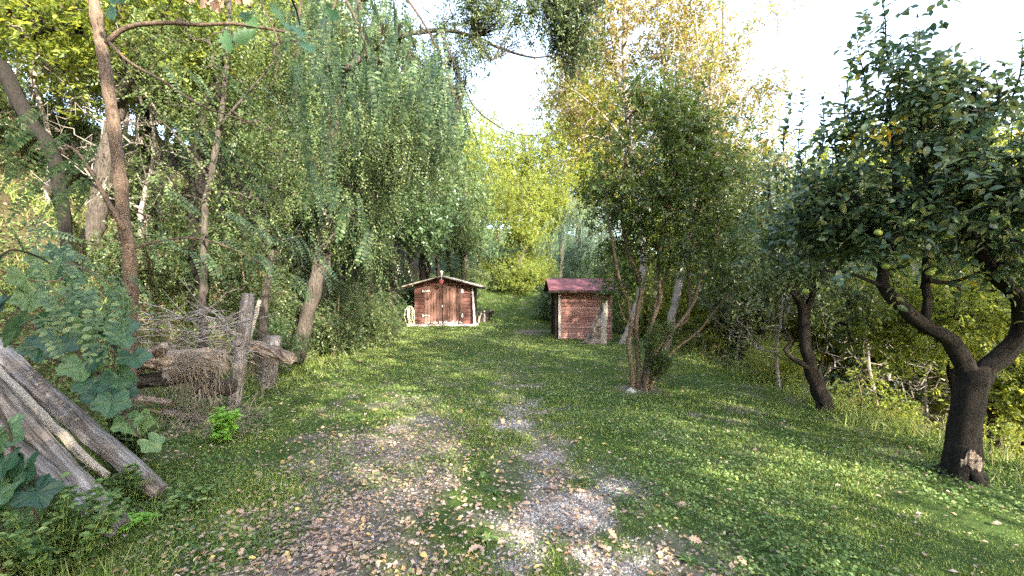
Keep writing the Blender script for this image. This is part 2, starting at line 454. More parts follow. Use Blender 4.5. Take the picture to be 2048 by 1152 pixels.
M['log_grey'] = log_mat('log_grey', (.12,.105,.095), (.36,.335,.32))
M['log_rot'] = log_mat('log_rot', (.14,.105,.08), (.40,.33,.275), (.025,.02,.015))

# ------------------------------------------------------------------ ground
def masks(x, y):
    """how grassy, gravelly each place is (0..1)"""
    n = fbm(x * 1.3, y * 1.3, 31, 4); n2 = fbm(x * 3.5, y * 3.5, 77, 3)
    n5 = fbm(x * 2.6 + 4, y * 1.6, 301, 3)
    cr = np.interp(y, [1.5, 2.9, 4.2, 5.2, 7, 12, 18], [.48, .46, .36, .20, .0, -.1, .3])
    cl = np.interp(y, [1.5, 2.9, 4.2, 5.4, 7, 12, 18], [-1.25, -1.15, -1.12, -1.2, -1.45, -1.7, -1.6])
    fade = np.interp(y, [4.8, 6.2, 9, 16], [1, .62, .22, .0])
    tr = np.clip((np.interp(y, [2, 3, 4, 6], [.34, .38, .40, .42]) - np.abs(x - cr)) / .42 + (n2 - .5) * 2.2 + (n - .5) * 1.6, 0, 1) * fade
    tl = np.clip((np.interp(y, [2, 5.5, 7], [.75, .62, .5]) - np.abs(x - cl)) / .55 + (n2 - .5) * 2.4 + (n - .5) * 2.0 - .1, 0, 1) * fade
    strip = np.clip((n5 - .42) * 4, 0, 1) * .75 * np.clip((5.8 - y) / 1, 0, 1) * np.clip((1.9 - np.abs(x + .4)) / .5, 0, 1)
    bare = np.maximum(np.maximum(tr, tl), strip)
    gravel = np.clip(tr * np.clip((n5 - .34 + np.interp(y, [2, 3.0, 3.7, 4.5, 5.2, 6.2], [.34, .25, .02, .06, .16, .0])) * 4, 0, 1)
                     + np.clip(1.1 - ((x + 1.12) / .30) ** 2 - ((y - 5.3) / .6) ** 2, 0, 1) * np.clip((n5 - .25) * 3, 0, 1) * .75 + tl * np.clip((n5 - .55) * 3, 0, .4), 0, 1) * np.clip(.35 + n2 * .9, 0, 1)
    d1 = np.clip(1.2 - ((x - 1.1) / 1.2) ** 2 - ((y - 19.5) / 1.4) ** 2, 0, 1) * (n > .42)
    d3 = np.clip((n2 - .60) * 4, 0, 1) * .7 * np.clip((y - 3) / 2, 0, 1)
    d4 = np.clip(1.3 - ((x - 2.2) / .45) ** 2 - ((y - 7.9) / .4) ** 2, 0, 1)
    bare = np.clip(np.maximum(np.maximum(bare, d1), np.maximum(d3, d4)), 0, 1)
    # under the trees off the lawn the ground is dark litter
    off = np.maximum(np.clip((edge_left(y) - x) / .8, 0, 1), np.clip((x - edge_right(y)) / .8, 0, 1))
    return gravel, bare, off

def ground():
    k = 330
    t = np.linspace(-1, 1, k)
    xs = 3.5 * np.sinh(t * 5.2) ; xs = xs / xs[-1] * 300
    s = np.linspace(0, 1, k)
    ys = -40 + np.where(s < .12, s / .12 * 41, 0) + np.where(s >= .12, 41 + 1.2 * (np.exp((s - .12) * 6.4) - 1) / 1.0, 0)
    ys = np.minimum(ys, 360)
    X, Y = np.meshgrid(xs, ys)
    Z = H(X, Y)
    V = np.stack([X, Y, Z], -1).reshape(-1, 3)
    i = np.arange(k - 1)[:, None] * k; j = np.arange(k - 1)[None]
    Q = np.stack([i + j, i + j + 1, i + k + j + 1, i + k + j], -1).reshape(-1, 4)
    m, nt, nd, ln = mat_new('ground_earth')
    mb = MB(); mb.add(V, Q)
    o = mb.build('ground', m, smooth=True)
    g, b, f = masks(V[:, 0], V[:, 1])
    for nm, a in (('gravel', g), ('bare', b), ('wood', f)):
        at = o.data.attributes.new(nm, 'FLOAT', 'POINT'); at.data.foreach_set('value', a.astype(np.float32))
    tc = nd.new('ShaderNodeTexCoord')
    n1 = nd.new('ShaderNodeTexNoise'); n1.inputs['Scale'].default_value = 22; n1.inputs['Detail'].default_value = 6; n1.inputs['Roughness'].default_value = .7
    ln.new(tc.outputs['Object'], n1.inputs['Vector'])
    n3 = nd.new('ShaderNodeTexNoise'); n3.inputs['Scale'].default_value = 1.2; n3.inputs['Detail'].default_value = 4
    ln.new(tc.outputs['Object'], n3.inputs['Vector'])
    vo = nd.new('ShaderNodeTexVoronoi'); vo.inputs['Scale'].default_value = 55
    ln.new(tc.outputs['Object'], vo.inputs['Vector'])
    grass = ramp(nd, [(.3, (.018,.032,.010)), (.5, (.040,.070,.016)), (.7, (.075,.105,.03))]); ln.new(n1.outputs['Fac'], grass.inputs[0])
    soil = ramp(nd, [(.3, (.06,.046,.038)), (.55, (.19,.15,.13)), (.72, (.32,.27,.24))]); ln.new(n1.outputs['Fac'], soil.inputs[0])
    sep = nd.new('ShaderNodeSeparateColor'); ln.new(vo.outputs['Color'], sep.inputs[0])
    grav = ramp(nd, [(0, (.10,.088,.08)), (.5, (.20,.178,.165)), (1, (.36,.33,.31))]); ln.new(sep.outputs[0], grav.inputs[0])
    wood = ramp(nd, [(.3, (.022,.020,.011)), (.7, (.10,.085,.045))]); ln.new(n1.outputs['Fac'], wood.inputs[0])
    def mix(a, bb, nm):
        at = nd.new('ShaderNodeAttribute'); at.attribute_name = nm
        x = nd.new('ShaderNodeMix'); x.data_type = 'RGBA'
        ln.new(at.outputs['Fac'], x.inputs['Factor']); ln.new(a, x.inputs['A']); ln.new(bb, x.inputs['B'])
        return x.outputs['Result']
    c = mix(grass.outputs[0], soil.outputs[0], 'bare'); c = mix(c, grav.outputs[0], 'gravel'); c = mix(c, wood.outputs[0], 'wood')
    pb = nd.new('ShaderNodeBsdfPrincipled'); pb.inputs['Roughness'].default_value = .95; pb.inputs['Specular IOR Level'].default_value = .1
    ln.new(c, pb.inputs['Base Color'])
    bp = nd.new('ShaderNodeBump'); bp.inputs['Strength'].default_value = .8; bp.inputs['Distance'].default_value = .03
    ln.new(n1.outputs['Fac'], bp.inputs['Height']); ln.new(bp.outputs[0], pb.inputs['Normal'])
    out = nd.new('ShaderNodeOutputMaterial'); ln.new(pb.outputs[0], out.inputs[0])
    tag(o, kind='structure')
ground()

def scatter(rng, n, y0=2.0, y1=30, spread=1.25, power=0.0):
    y = np.exp(rng.uniform(math.log(y0), math.log(y1), n))
    x = rng.uniform(-spread, spread, n) * y
    return x, y

def upright(rng, n, lean=.35):
    return norm(np.stack([rng.normal(0, lean, n), rng.normal(0, lean, n), np.ones(n)], 1))
def sideways(rng, n):
    a = rng.uniform(0, 2 * np.pi, n); return np.stack([np.cos(a), np.sin(a), np.full(n, .15)], 1)

def groundcover():
    rng = np.random.default_rng(11)
    # --- lawn grass
    x, y = scatter(rng, 620000, 2.0, 40)
    g, b, f = masks(x, y)
    dens = (1 - g) ** 2 * (1 - .62 * b) * (1 - f * 1.0)
    pn = fbm(x * 2.2, y * 2.2, 7, 3)
    dens *= np.clip(.40 + (pn - .35) * 2.4, .12, 1)
    k = rng.uniform(0, 1, len(x)) < dens * .92
    x, y, pn = x[k], y[k], pn[k]; n = len(x)
    pt = np.stack([x, y, H(x, y) - .006], 1)
    L = rng.uniform(.016, .050, n) * (.35 + 2.2 * np.clip(fbm(x * .9, y * .9, 401, 3) - .15, 0, 1))  * np.interp(y, [2, 10, 40], [.85, 1.1, 2.0])
    W = rng.uniform(.0035, .0065, n) * np.interp(y, [2, 6, 12, 40], [.9, 1.7, 3.0, 9])
    mb = MB(); put(mb, T_BLADE, pt, upright(rng, n, .55), sideways(rng, n), L, W)
    mb.build('lawn_grass', M['grass']); tag(bpy.data.objects['lawn_grass'], 'short uneven grass covering the clearing', 'grass', kind='stuff')
    # --- small broad leaves in the lawn (clover, plantain)
    x, y = scatter(rng, 260000, 2.0, 22)
    g, b, f = masks(x, y)
    pn = fbm(x * 1.1 + 9, y * 1.1, 19, 3)
    dens = (1 - g) ** 2 * (1 - .88 * b) * (1 - f) * np.clip((pn - .46) * 6 + .06 + np.clip((x - .8) / 1.5, 0, 1) * .3, 0, 1)
    k = rng.uniform(0, 1, len(x)) < dens * .45
    x, y = x[k], y[k]; n = len(x)
    pt = np.stack([x, y, H(x, y) + rng.uniform(.012, .055, n)], 1)
    D = sideways(rng, n) + rng.normal(0, .25, (n, 3)); N = upright(rng, n, .5)
    L = rng.uniform(.014, .034, n) * np.interp(y, [2, 8, 22], [.95, 1.5, 2.8])
    mb = MB(); put(mb, T_FOLD, pt, D, N, L, L * .72)
    tag(mb.build('clover_leaves', M['clover']), 'low clover and small broad weeds among the grass', 'weeds', kind='stuff')
    # --- verge grass, longer, along both edges and on the bank
    x, y = scatter(rng, 240000, 2.2, 34, 1.4)
    el, er = edge_left(y), edge_right(y)
    a = el - x; c = x - er
    dens = np.clip(1 - np.abs(a + .15) / .75, 0, 1) + .85 * np.clip(a, 0, 1) * np.clip((9 - a) / 3, 0, 1) + np.clip(1 - np.abs(c - .1) / .8, 0, 1) * .9 + .3 * (c > 0) * (c < 6)
    pn = fbm(x * 1.0, y * 1.0, 57, 3); dens *= np.clip((pn - .3) * 3.2, .05, 1)
    k = rng.uniform(0, 1, len(x)) < dens * .72
    x, y, a, pn = x[k], y[k], a[k], pn[k]; n = len(x)
    pt = np.stack([x, y, H(x, y) - .02], 1)
    L = rng.uniform(.08, .26, n) * (.5 + pn) * np.interp(y, [2, 10, 34], [.85, 1, 1.8]); W = rng.uniform(.005, .010, n) * np.interp(y, [2, 6, 12, 34], [.8, 1.4, 2.5, 7])
    mb = MB(); put(mb, T_BLADE, pt, upright(rng, n, .5), sideways(rng, n), L, W)
    tag(mb.build('verge_grass', M['grass']), 'long green grass along the edges of the clearing', 'grass', kind='stuff')
    # --- dry straw on the banks
    x, y = scatter(rng, 60000, 2.4, 30, 1.4)
    a = edge_left(y) - x; c = x - edge_right(y)
    pn = fbm(x * .7, y * .7, 91, 3)
    dens = (np.clip(a / .6, 0, 1) * (a < 12) + .35 * (c > .4) * (c < 5)) * np.clip((pn - .42) * 4, 0, 1)
    k = rng.uniform(0, 1, len(x)) < dens * .8
    x, y = x[k], y[k]; n = len(x)
    pt = np.stack([x, y, H(x, y) - .02], 1)
    mb = MB(); put(mb, T_BLADE, pt, upright(rng, n, .9), sideways(rng, n), rng.uniform(.15, .5, n), rng.uniform(.003, .006, n) * np.interp(y, [2, 8, 30], [1, 2, 5]))
    tag(mb.build('dry_grass', M['grass_dry']), 'dry straw coloured grass lying on the bank', 'dry grass', kind='stuff')
    # --- low leafy undergrowth on the banks (ivy, nettles, brambles)
    x, y = scatter(rng, 300000, 2.2, 40, 1.4)
    a = edge_left(y) - x; c = x - edge_right(y)
    pn = fbm(x * .6, y * .6, 131, 3)
    dens = (np.clip((a + .1) / .8, 0, 1) + np.clip(c / .8, 0, 1)) * np.clip((pn - .36) * 5, 0.08, 1)
    k = rng.uniform(0, 1, len(x)) < dens * .55
    x, y, pn, a = x[k], y[k], pn[k], a[k]; n = len(x)
    hgt = rng.uniform(0, 1, n) ** 1.5 * (.08 + .75 * np.clip(pn - .4, 0, 1)) * np.interp(y, [2, 8, 20], [.8, 1.2, 1.8])
    pt = np.stack([x, y, H(x, y) + hgt + .02], 1)
    D = sideways(rng, n) + rng.normal(0, .4, (n, 3)); N = upright(rng, n, .7)
    L = rng.uniform(.035, .075, n) * np.interp(y, [2, 8, 20, 40], [.8, 1.1, 1.9, 3])
    mb = MB(); put(mb, T_FOLD, pt, D, N, L, L * .65)
    tag(mb.build('undergrowth', M['clover']), 'low leafy undergrowth and ivy on the banks', 'undergrowth', kind='stuff')
    # --- fallen leaves
    x, y = scatter(rng, 90000, 2.0, 24)
    g, b, f = masks(x, y)
    pn = fbm(x * 1.7 + 3, y * 1.7, 211, 3)
    dens = .07 + .48 * b * np.clip((pn - .28) * 3, .25, 1) * (1 - .6 * g) + .06 * g + .4 * f + .35 * np.clip(1 - np.abs(x + 1.1) / 1.3, 0, 1) * np.clip((6.5 - y) / 2, 0, 1) * (1 - g)
    dens *= np.clip(1.25 - np.clip(x, 0, 2) * .35, .25, 1.25)
    k = rng.uniform(0, 1, len(x)) < dens
    x, y = x[k], y[k]; n = len(x)
    pt = np.stack([x, y, H(x, y) + rng.uniform(.008, .025, n)], 1)
    D = sideways(rng, n) + rng.normal(0, .18, (n, 3)); N = upright(rng, n, .35)
    L = rng.uniform(.018, .050, n) * np.interp(y, [2, 8, 24], [.9, 1.25, 2])
    mb = MB(); put(mb, T_FOLD, pt, D, N, L, L * rng.uniform(.4, .8, n))
    tag(mb.build('leaf_litter', M['litter']), 'small curled brown and yellow leaves strewn over the track', 'leaf litter', kind='stuff')
    # --- gravel stones
    x, y = scatter(rng, 260000, 2.0, 8.5, .8)
    g, b, f = masks(x, y)
    k = rng.uniform(0, 1, len(x)) < (g ** 1.3 * .85 + .05 * b)
    x, y = x[k], y[k]; n = len(x)
    s = rng.uniform(.003, .0085, n) * np.interp(y, [2, 8], [.95, 1.9])
    oct_ = np.array([(1,0,0),(0,1,0),(-1,0,0),(0,-1,0),(0,0,1)], float)
    A = rng.uniform(0, 6.28, n); ca, sa = np.cos(A), np.sin(A)
    vv = oct_[None] * (1 + rng.normal(0, .22, (n, 5, 3)))
    vx = vv[..., 0] * ca[:, None] - vv[..., 1] * sa[:, None]; vy = vv[..., 0] * sa[:, None] + vv[..., 1] * ca[:, None]
    V = np.stack([x[:, None] + vx * s[:, None] * 1.3, y[:, None] + vy * s[:, None], (H(x, y) + .001)[:, None] + vv[..., 2] * s[:, None] * .8], -1)
    F = np.array([(0,1,4),(1,2,4),(2,3,4),(3,0,4)])
    mb = MB(); mb.add(V.reshape(-1, 3), (F[None] + (np.arange(n) * 5)[:, None, None]).reshape(-1, 3))
    m, nt, nd, ln = mat_new('gravel_stone')
    geo = nd.new('ShaderNodeNewGeometry'); cr = ramp(nd, [(0, (.08,.07,.064)), (.5, (.20,.178,.165)), (.85, (.34,.31,.29)), (1, (.50,.47,.45))])
    ln.new(geo.outputs['Random Per Island'], cr.inputs[0])
    pb = nd.new('ShaderNodeBsdfPrincipled'); pb.inputs['Roughness'].default_value = .85; ln.new(cr.outputs[0], pb.inputs['Base Color'])
    out = nd.new('ShaderNodeOutputMaterial'); ln.new(pb.outputs[0], out.inputs[0])
    tag(mb.build('gravel', m), 'pale grey gravel stones in the two wheel tracks', 'gravel', kind='stuff')
groundcover()

# ------------------------------------------------------------------ garden sheds
M['shed_board'] = wood_mat('shed_board', (.050,.022,.018), (.155,.070,.058), 'X', 14, .5, wear=(.24,.14,.12))
M['shed_door'] = wood_mat('shed_door', (.042,.022,.017), (.17,.090,.070), 'Z', 14, .5, wear=(.24,.15,.12))
M['shed_red'] = wood_mat('shed_red', (.15,.070,.055), (.33,.17,.135), 'X', 12, .5, wear=(.46,.31,.26))
M['roof_felt'] = plain_mat('roof_felt', (.13,.042,.050), .85, .22, 6)
M['roof_edge'] = wood_mat('roof_edge', (.08,.07,.06), (.20,.18,.155), 'X', 10, .4)
M['dark_wood'] = wood_mat('dark_wood', (.012,.008,.007), (.06,.036,.026), 'Z', 12, .4)
M['concrete'] = plain_mat('concrete', (.42,.40,.39), .9, .3, 5)
M['hinge_metal'] = plain_mat('hinge_metal', (.62,.62,.58), .45, .15, 20, .4)
M['hose_cream'] = plain_mat('hose_cream', (.70,.66,.46), .5, .1, 10)
M['black_plastic'] = plain_mat('black_plastic', (.02,.022,.028), .4, .2, 10)
M['white_wood'] = wood_mat('white_wood', (.34,.30,.27), (.62,.58,.53), 'Z', 10, .3)
M['red_paint'] = plain_mat('red_paint', (.17,.03,.035), .6, .15, 10)

def slanted(mb, pts4, th):
    """a sheet given by four corners, with thickness straight down"""
    p = np.asarray(pts4, float); q = p - [0, 0, th]
    mb.add(np.concatenate([p, q]), [(0,1,2,3),(7,6,5,4),(0,4,5,1),(1,5,6,2),(2,6,7,3),(3,7,4,0)])

def garden_shed():
    rng = np.random.default_rng(5)
    y = 22.2; Y1 = 25.4
    X = lambda px: (px - 1024) / FPX * y
    Z = lambda py: CAMZ + (576 - py) / FPX * y
    x0, x1 = X(829), X(945); zb = Z(648); zt = Z(571.5); za = Z(553.5); xc = X(886)
    dl, dr = X(849), X(926)
    t = empty('garden_shed', ((x0 + x1) / 2, y, zb), 'dark red wooden shed with double doors standing at the end of the lawn', 'shed')
    mb = MB(); box(mb, (X(818), y - .45, zb - .5), (X(957), Y1 + .2, zb - .003)); mb.build('concrete_base', M['concrete'], t)
    # side and back walls
    mb = MB(); prism(mb, [(x0 + .03, zb), (x1 - .03, zb), (x1 - .03, zt), (xc, za - .1), (x0 + .03, zt)], y + .06, Y1)
    mb.build('wall', M['dark_wood'], t)
    nb = 10; hh = (zt - zb) / nb
    for k in range(nb):
        for a, b in ((x0, dl - .01), (dr + .01, x1)):
            mb = MB(); e = rng.uniform(0, .012)
            box(mb, (a, y + .012 - e, zb + k * hh + .008), (b, y + .055, zb + (k + 1) * hh - .006)); mb.build('plank', M['shed_board'], t)
    # gable boards
    slope = (za - zt) / (xc - x0)
    gz = [zt, zt + (za - zt) * .36, zt + (za - zt) * .72, za - .03]
    for k in range(3):
        a, b = gz[k] + .006, gz[k + 1] - .004
        w0 = (za - a) / slope; w1 = max(.02, (za - b) / slope)
        mb = MB(); prism(mb, [(xc - w0, a), (xc + w0, a), (xc + w1, b), (xc - w1, b)], y + .005, y + .055); mb.build('gable_plank', M['shed_board'], t)
    # doors
    mid = X(885.5)
    for a, b in ((dl, mid - .012), (mid + .012, dr)):
        mbd = MB(); box(mbd, (a, y + .02, zb + .04), (b, y + .05, zt - .04)); d = mbd.build('door', M['dark_wood'], t)
        n = 6
        for k in range(n):
            u0 = a + (b - a) * k / n + .006; u1 = a + (b - a) * (k + 1) / n - .006
            mb = MB(); e = rng.uniform(0, .015)
            box(mb, (u0, y - .02 - e, zb + .03 + rng.uniform(0, .03)), (u1, y + .02, zt - .015)); mb.build('plank', M['shed_door'], d)
        # worn feet of the boards
        for k in range(9):
            u = a + (b - a) * (k + rng.uniform(.2, .8)) / 9; w = rng.uniform(.03, .06); hgt = rng.uniform(.05, .16)
            mb = MB(); prism(mb, [(u - w, zb + .03), (u + w, zb + .03), (u + w * .3, zb + .03 + hgt), (u - w * .4, zb + .03 + hgt * .8)], y - .042, y - .037)
            mb.build('worn_patch', M['white_wood'], d)
    for zz in (Z(582), Z(631)):
        mb = MB(); box(mb, (X(846), y - .062, zz - .028), (X(860), y - .045, zz + .028)); box(mb, (X(845), y - .075, zz - .07), (X(847.5), y - .045, zz + .07)); mb.build('hinge', M['hinge_metal'], t)
        mb = MB(); box(mb, (X(923.5), y - .062, zz - .10), (X(926.5), y - .045, zz + .10)); mb.build('hinge', M['hinge_metal'], t)
    mb = MB(); box(mb, (mid - .035, y - .085, Z(615)), (mid + .01, y - .045, Z(610))); mb.build('latch', M['hinge_metal'], t)
    # roof: two pitches overhanging, with pale edge boards and ribs below
    xe0, xe1 = X(808), X(963); ze = Z(573.5); ye = y - .45; rz = za + .02
    for s, xe in ((0, xe0), (1, xe1)):
        pts = [(xe, ye, ze), (xc, ye, rz), (xc, Y1 + .3, rz), (xe, Y1 + .3, ze)]
        mb = MB(); slanted(mb, pts, .05); mb.build('roof_panel', M['dark_wood'], t)
        mb = MB(); q = [(xe, ye - .03, ze + .035), (xc, ye - .03, rz + .035), (xc, ye + .02, rz + .035), (xe, ye + .02, ze + .035)]
        slanted(mb, q, .055); mb.build('edge_board', M['roof_edge'], t)
        mb = MB(); slanted(mb, [(xe, ye + .03, ze + .03), (xc, ye + .03, rz + .03), (xc, Y1 + .3, rz + .03), (xe, Y1 + .3, ze + .03)], .022); mb.build('roofing_felt', M['concrete'], t)
        for yy in (y - .35, Y1 - .4):
            mb = MB(); f = .13; xi = x0 if s == 0 else x1
            slanted(mb, [(xe, yy, ze - .055), (xi, yy, ze - .055 + slope * abs(xi - xe)), (xi, yy + .08, ze - .055 + slope * abs(xi - xe)), (xe, yy + .08, ze - .055)], .08)
            mb.build('rafter', M['dark_wood'], t)
    # lamp on the ridge and the red heart below it
    mb = MB(); tube(mb, [(xc, ye - .02, rz + .02), (xc, ye - .02, rz + .12), (xc, ye - .02, rz + .22), (xc, ye - .02, rz + .25)], [.03, .04, .085, .07], 10); tube(mb, [(xc, ye - .02, rz - .18), (xc, ye - .02, rz + .03)], .015, 6)
    mb.build('ridge_lamp', M['hinge_metal'], t)
    th = np.linspace(0, 2 * np.pi, 20, endpoint=False)
    hx = 16 * np.sin(th) ** 3; hy = 13 * np.cos(th) - 5 * np.cos(2 * th) - 2 * np.cos(3 * th) - np.cos(4 * th)
    V = [(xc + a * .0075, ye - .06, Z(563.5) + b * .0085) for a, b in zip(hx, hy)] + [(xc + a * .0075, ye - .035, Z(563.5) + b * .0085) for a, b in zip(hx, hy)] + [(xc, ye - .075, Z(563.5)), (xc, ye - .035, Z(563.5))]
    i = np.arange(20); j = (i + 1) % 20
    mb = MB(); mb.add(V, np.stack([i, j, np.full(20, 40)], 1), np.stack([i + 20, np.full(20, 41), j + 20], 1), np.stack([i, i + 20, j + 20, j], 1)); mb.build('heart_ornament', M['red_paint'], t)
    # board leaning on the right corner
    mb = MB(); q = np.array([(X(943), y - .04, zt), (X(946), y - .04, zt), (X(953), y - .30, zb), (X(948.5), y - .30, zb)])
    mb.add(np.concatenate([q, q + [0, .03, 0]]), [(3,2,1,0),(4,5,6,7),(0,1,5,4),(1,2,6,5),(2,3,7,6),(3,0,4,7)])
    tag(mb.build('leaning_board', M['white_wood']), 'pale narrow board leaning on the right corner of the left shed', 'board')
    # hose hung in loops on a short stake, with a dark bucket behind
    hx0 = X(822); zs = zb
    t2 = empty('garden_hose', (hx0, y - .25, zs), 'coiled cream garden hose hanging beside the left shed', 'hose')
    mb = MB(); tube(mb, [(hx0 + .02, y - .12, zs - .1), (hx0 + .02, y - .12, Z(612))], .03, 6); tube(mb, [(hx0 + .02, y - .12, Z(613)), (hx0 + .02, y - .3, Z(612))], .02, 5); mb.build('hose_stake', M['dark_wood'], t2)
    mb = MB()
    for k in range(6):
        a = np.linspace(0, 2 * np.pi, 26); w = .055 + .020 * k; h_ = .36 + .05 * (k % 3) + (.30 if k == 5 else 0) * 1.0
        h_ = min(h_, .47); w = w if k < 5 else .24
        cx = hx0 + .02 + (.0 if k < 5 else -.02)
        tube(mb, np.stack([cx + w * np.sin(a), np.full(26, y - .16 - .025 * k), Z(612) - h_ + h_ * np.cos(a)], 1), .018, 6, cap=False)
    a = np.linspace(0, 1, 14); mb2 = np.stack([hx0 - .22 - .08 * np.sin(a * 3.1) + .1 * a, np.full(14, y - .33), zs + .72 * (1 - a) ** 1.2 + .03], 1)
    tube(mb, mb2, .018, 6); tube(mb, smoothline([mb2[-1], (hx0, y - .36, zs + .03), (hx0 + .25, y - .3, zs + .05), (hx0 + .12, y - .3, zs + .3)], .05), .018, 6)
    mb.build('hose', M['hose_cream'], t2)
    bx, by = hx0 - .02, y + .05
    tt = empty('bucket', (bx, by, zs), 'dark plastic bucket behind the coiled hose', 'bucket')
    mb = MB(); tube(mb, [(bx, by, zs), (bx, by, zs + .34)], [.14, .19], 16); mb.build('pail', M['black_plastic'], tt)
    mb = MB(); tube(mb, [(bx, by, zs + .33), (bx, by, zs + .365)], [.205, .205], 16); mb.build('rim', M['black_plastic'], tt)
garden_shed()

def tool_shed():
    rng = np.random.default_rng(6)
    y = 17.0; Y1 = 19.0
    X = lambda px, d=y: (px - 1024) / FPX * d
    Z = lambda py, d=y: CAMZ + (576 - py) / FPX * d
    x0, x1 = X(1119), X(1223); zt = Z(583); zb = hz(2.7, 17) - .02
    t = empty('tool_shed', ((x0 + x1) / 2, y, zb), 'small plank shed with a plum red felt roof behind the multi stemmed tree', 'shed')
    yr = 18.05; zr = Z(557, yr + .0)
    mb = MB(); V = [(x0 + .03, y + .05, zb - .2), (x1 - .03, y + .05, zb - .2), (x1 - .03, Y1, zb - .2), (x0 + .03, Y1, zb - .2), (x0 + .03, y + .05, zt), (x1 - .03, y + .05, zt), (x1 - .03, Y1, zt), (x0 + .03, Y1, zt), (x0 + .03, yr, zr - .07), (x1 - .03, yr, zr - .07)]
    mb.add(V, [(0,1,5,4),(2,3,7,6),(3,2,1,0)], [(1,2,6,9,5),(3,0,4,8,7)], [(4,5,9,8),(6,7,8,9)]); mb.build('wall', M['dark_wood'], t)
    nb = 13; hh = (zt - zb) / nb
    for k in range(nb):
        mb = MB(); e = rng.uniform(0, .01)
        box(mb, (x0, y - e, zb + k * hh + .006), (x1, y + .047, zb + (k + 1) * hh - .006)); mb.build('plank', M['shed_red'], t)
        mb = MB(); box(mb, (x0 - .005, y + .06, zb + k * hh + .006), (x0 + .027, Y1 - .02, zb + (k + 1) * hh - .006)); mb.build('plank', M['shed_board'], t)
    mb = MB(); box(mb, (x0 - .045, y - .035, zb - .05), (x0 + .035, y - .013, zt)); mb.build('corner_post', M['white_wood'], t)
    mb = MB(); box(mb, (x0 - .16, y + .06, zb - .05), (x0 - .055, y + .17, zt + .02)); mb.build('corner_post', M['dark_wood'], t)
    mb = MB(); box(mb, (x0 - .15, Y1 - .2, zb - .05), (x0 - .055, Y1 - .1, zt + .02)); mb.build('corner_post', M['dark_wood'], t)
    mb = MB(); box(mb, (x0 - .08, y + .5, zb), (x0 - .015, Y1 - .5, zt - .1)); mb.build('door', M['dark_wood'], t)
    a, b = X(1098, 16.65), x1 + .35; ze = Z(580, 16.65)
    for p in ([(a, 16.65, ze), (b, 16.65, ze), (b, yr, zr), (a, yr, zr)], [(a, yr, zr), (b, yr, zr), (b, 19.45, ze), (a, 19.45, ze)]):
        mb = MB(); slanted(mb, p, .03); mb.build('roof_felt', M['roof_felt'], t)
        q = np.array(p) - [0, 0, .034]; mb = MB(); slanted(mb, q, .05); mb.build('roof_deck', M['dark_wood'], t)
    mb = MB(); box(mb, (a + .002, 16.61, ze - .10), (b, 16.645, ze - .012)); mb.build('fascia', M['dark_wood'], t)
    # pole beside
    g = G(1223, 16.3)
    mb = MB(); tube(mb, [g - [0, 0, .2], g + [.01, 0, 1.0], g + [0, 0, 1.95]], [.018, .016, .014], 7)
    tag(mb.build('thin_pole', M['twig']), 'thin upright pole at the right corner of the red roofed shed', 'pole')
tool_shed()

def stump():
    rng = np.random.default_rng(8)
    t = empty('tree_stump', G(1190, 15.6), 'split ochre and grey tree stump leaning in front of the red roofed shed', 'tree stump')
    b = G(1190, 15.6)
    mb = MB(); tube(mb, smoothline([b - [0.05, 0, .15], b + [0, 0, .12], b + [.08, 0, .5], b + [.30, .05, 1.05], b + [.34, .05, 1.35]], .1), np.linspace(.32, .13, 14)[:14] if False else np.interp(np.linspace(0, 1, len(smoothline([b - [0.05, 0, .15], b + [0, 0, .12], b + [.08, 0, .5], b + [.30, .05, 1.05], b + [.34, .05, 1.35]], .1))), [0, .2, 1], [.36, .22, .11]), 11, rng, .13)
    mb.build('heartwood', M['log_rot'], t)
    b = G(1207, 15.5)
    q = smoothline([b - [0, 0, .1], b + [.0, 0, .5], b + [.06, 0, 1.1], b + [.05, 0, 1.5]], .12)
    mb = MB(); tube(mb, q, np.linspace(.15, .09, len(q)), 9, rng, .06); mb.build('pale_slab', M['twig_pale'], t)
stump()

# firewood right of the left shed
def firewood():
    rng = np.random.default_rng(9)
    lab = ['short upright firewood log nearest the left shed', 'pale split log second from the shed in the firewood row', 'grey firewood log in the middle of the row beside the shed', 'thin leaning log fourth in the firewood row', 'pale log fifth in the firewood row', 'last firewood log at the far right of the row']
    for k in range(6):
        b = G(952 + k * 5.2, 23.0 + .1 * k, -.03); h_ = rng.uniform(.35, .62)
        mb = MB(); tube(mb, [b, b + [rng.uniform(-.05, .12), 0, h_ * .5], b + [rng.uniform(.0, .18), .1, h_]], [.065, .06, .055], 7, rng, .08)
        tag(mb.build('firewood_log', M['twig_pale'] if k % 2 else M['bark_grey']), lab[k], 'firewood', 'firewood logs beside the left shed')
    for k in range(3):
        b = G(956 + k * 4, 23.35, .12 + .16 * k)
        mb = MB(); tube(mb, [b, b + [.62, .12, .02]], [.085, .08], 8, rng, .06)
        tag(mb.build('dark_log', M['bark_dark']), ['dark log lying lowest behind the firewood row', 'dark log lying in the middle of the stack behind the firewood row', 'dark log lying on top behind the firewood row'][k], 'firewood', 'dark logs stacked behind the firewood')
firewood()

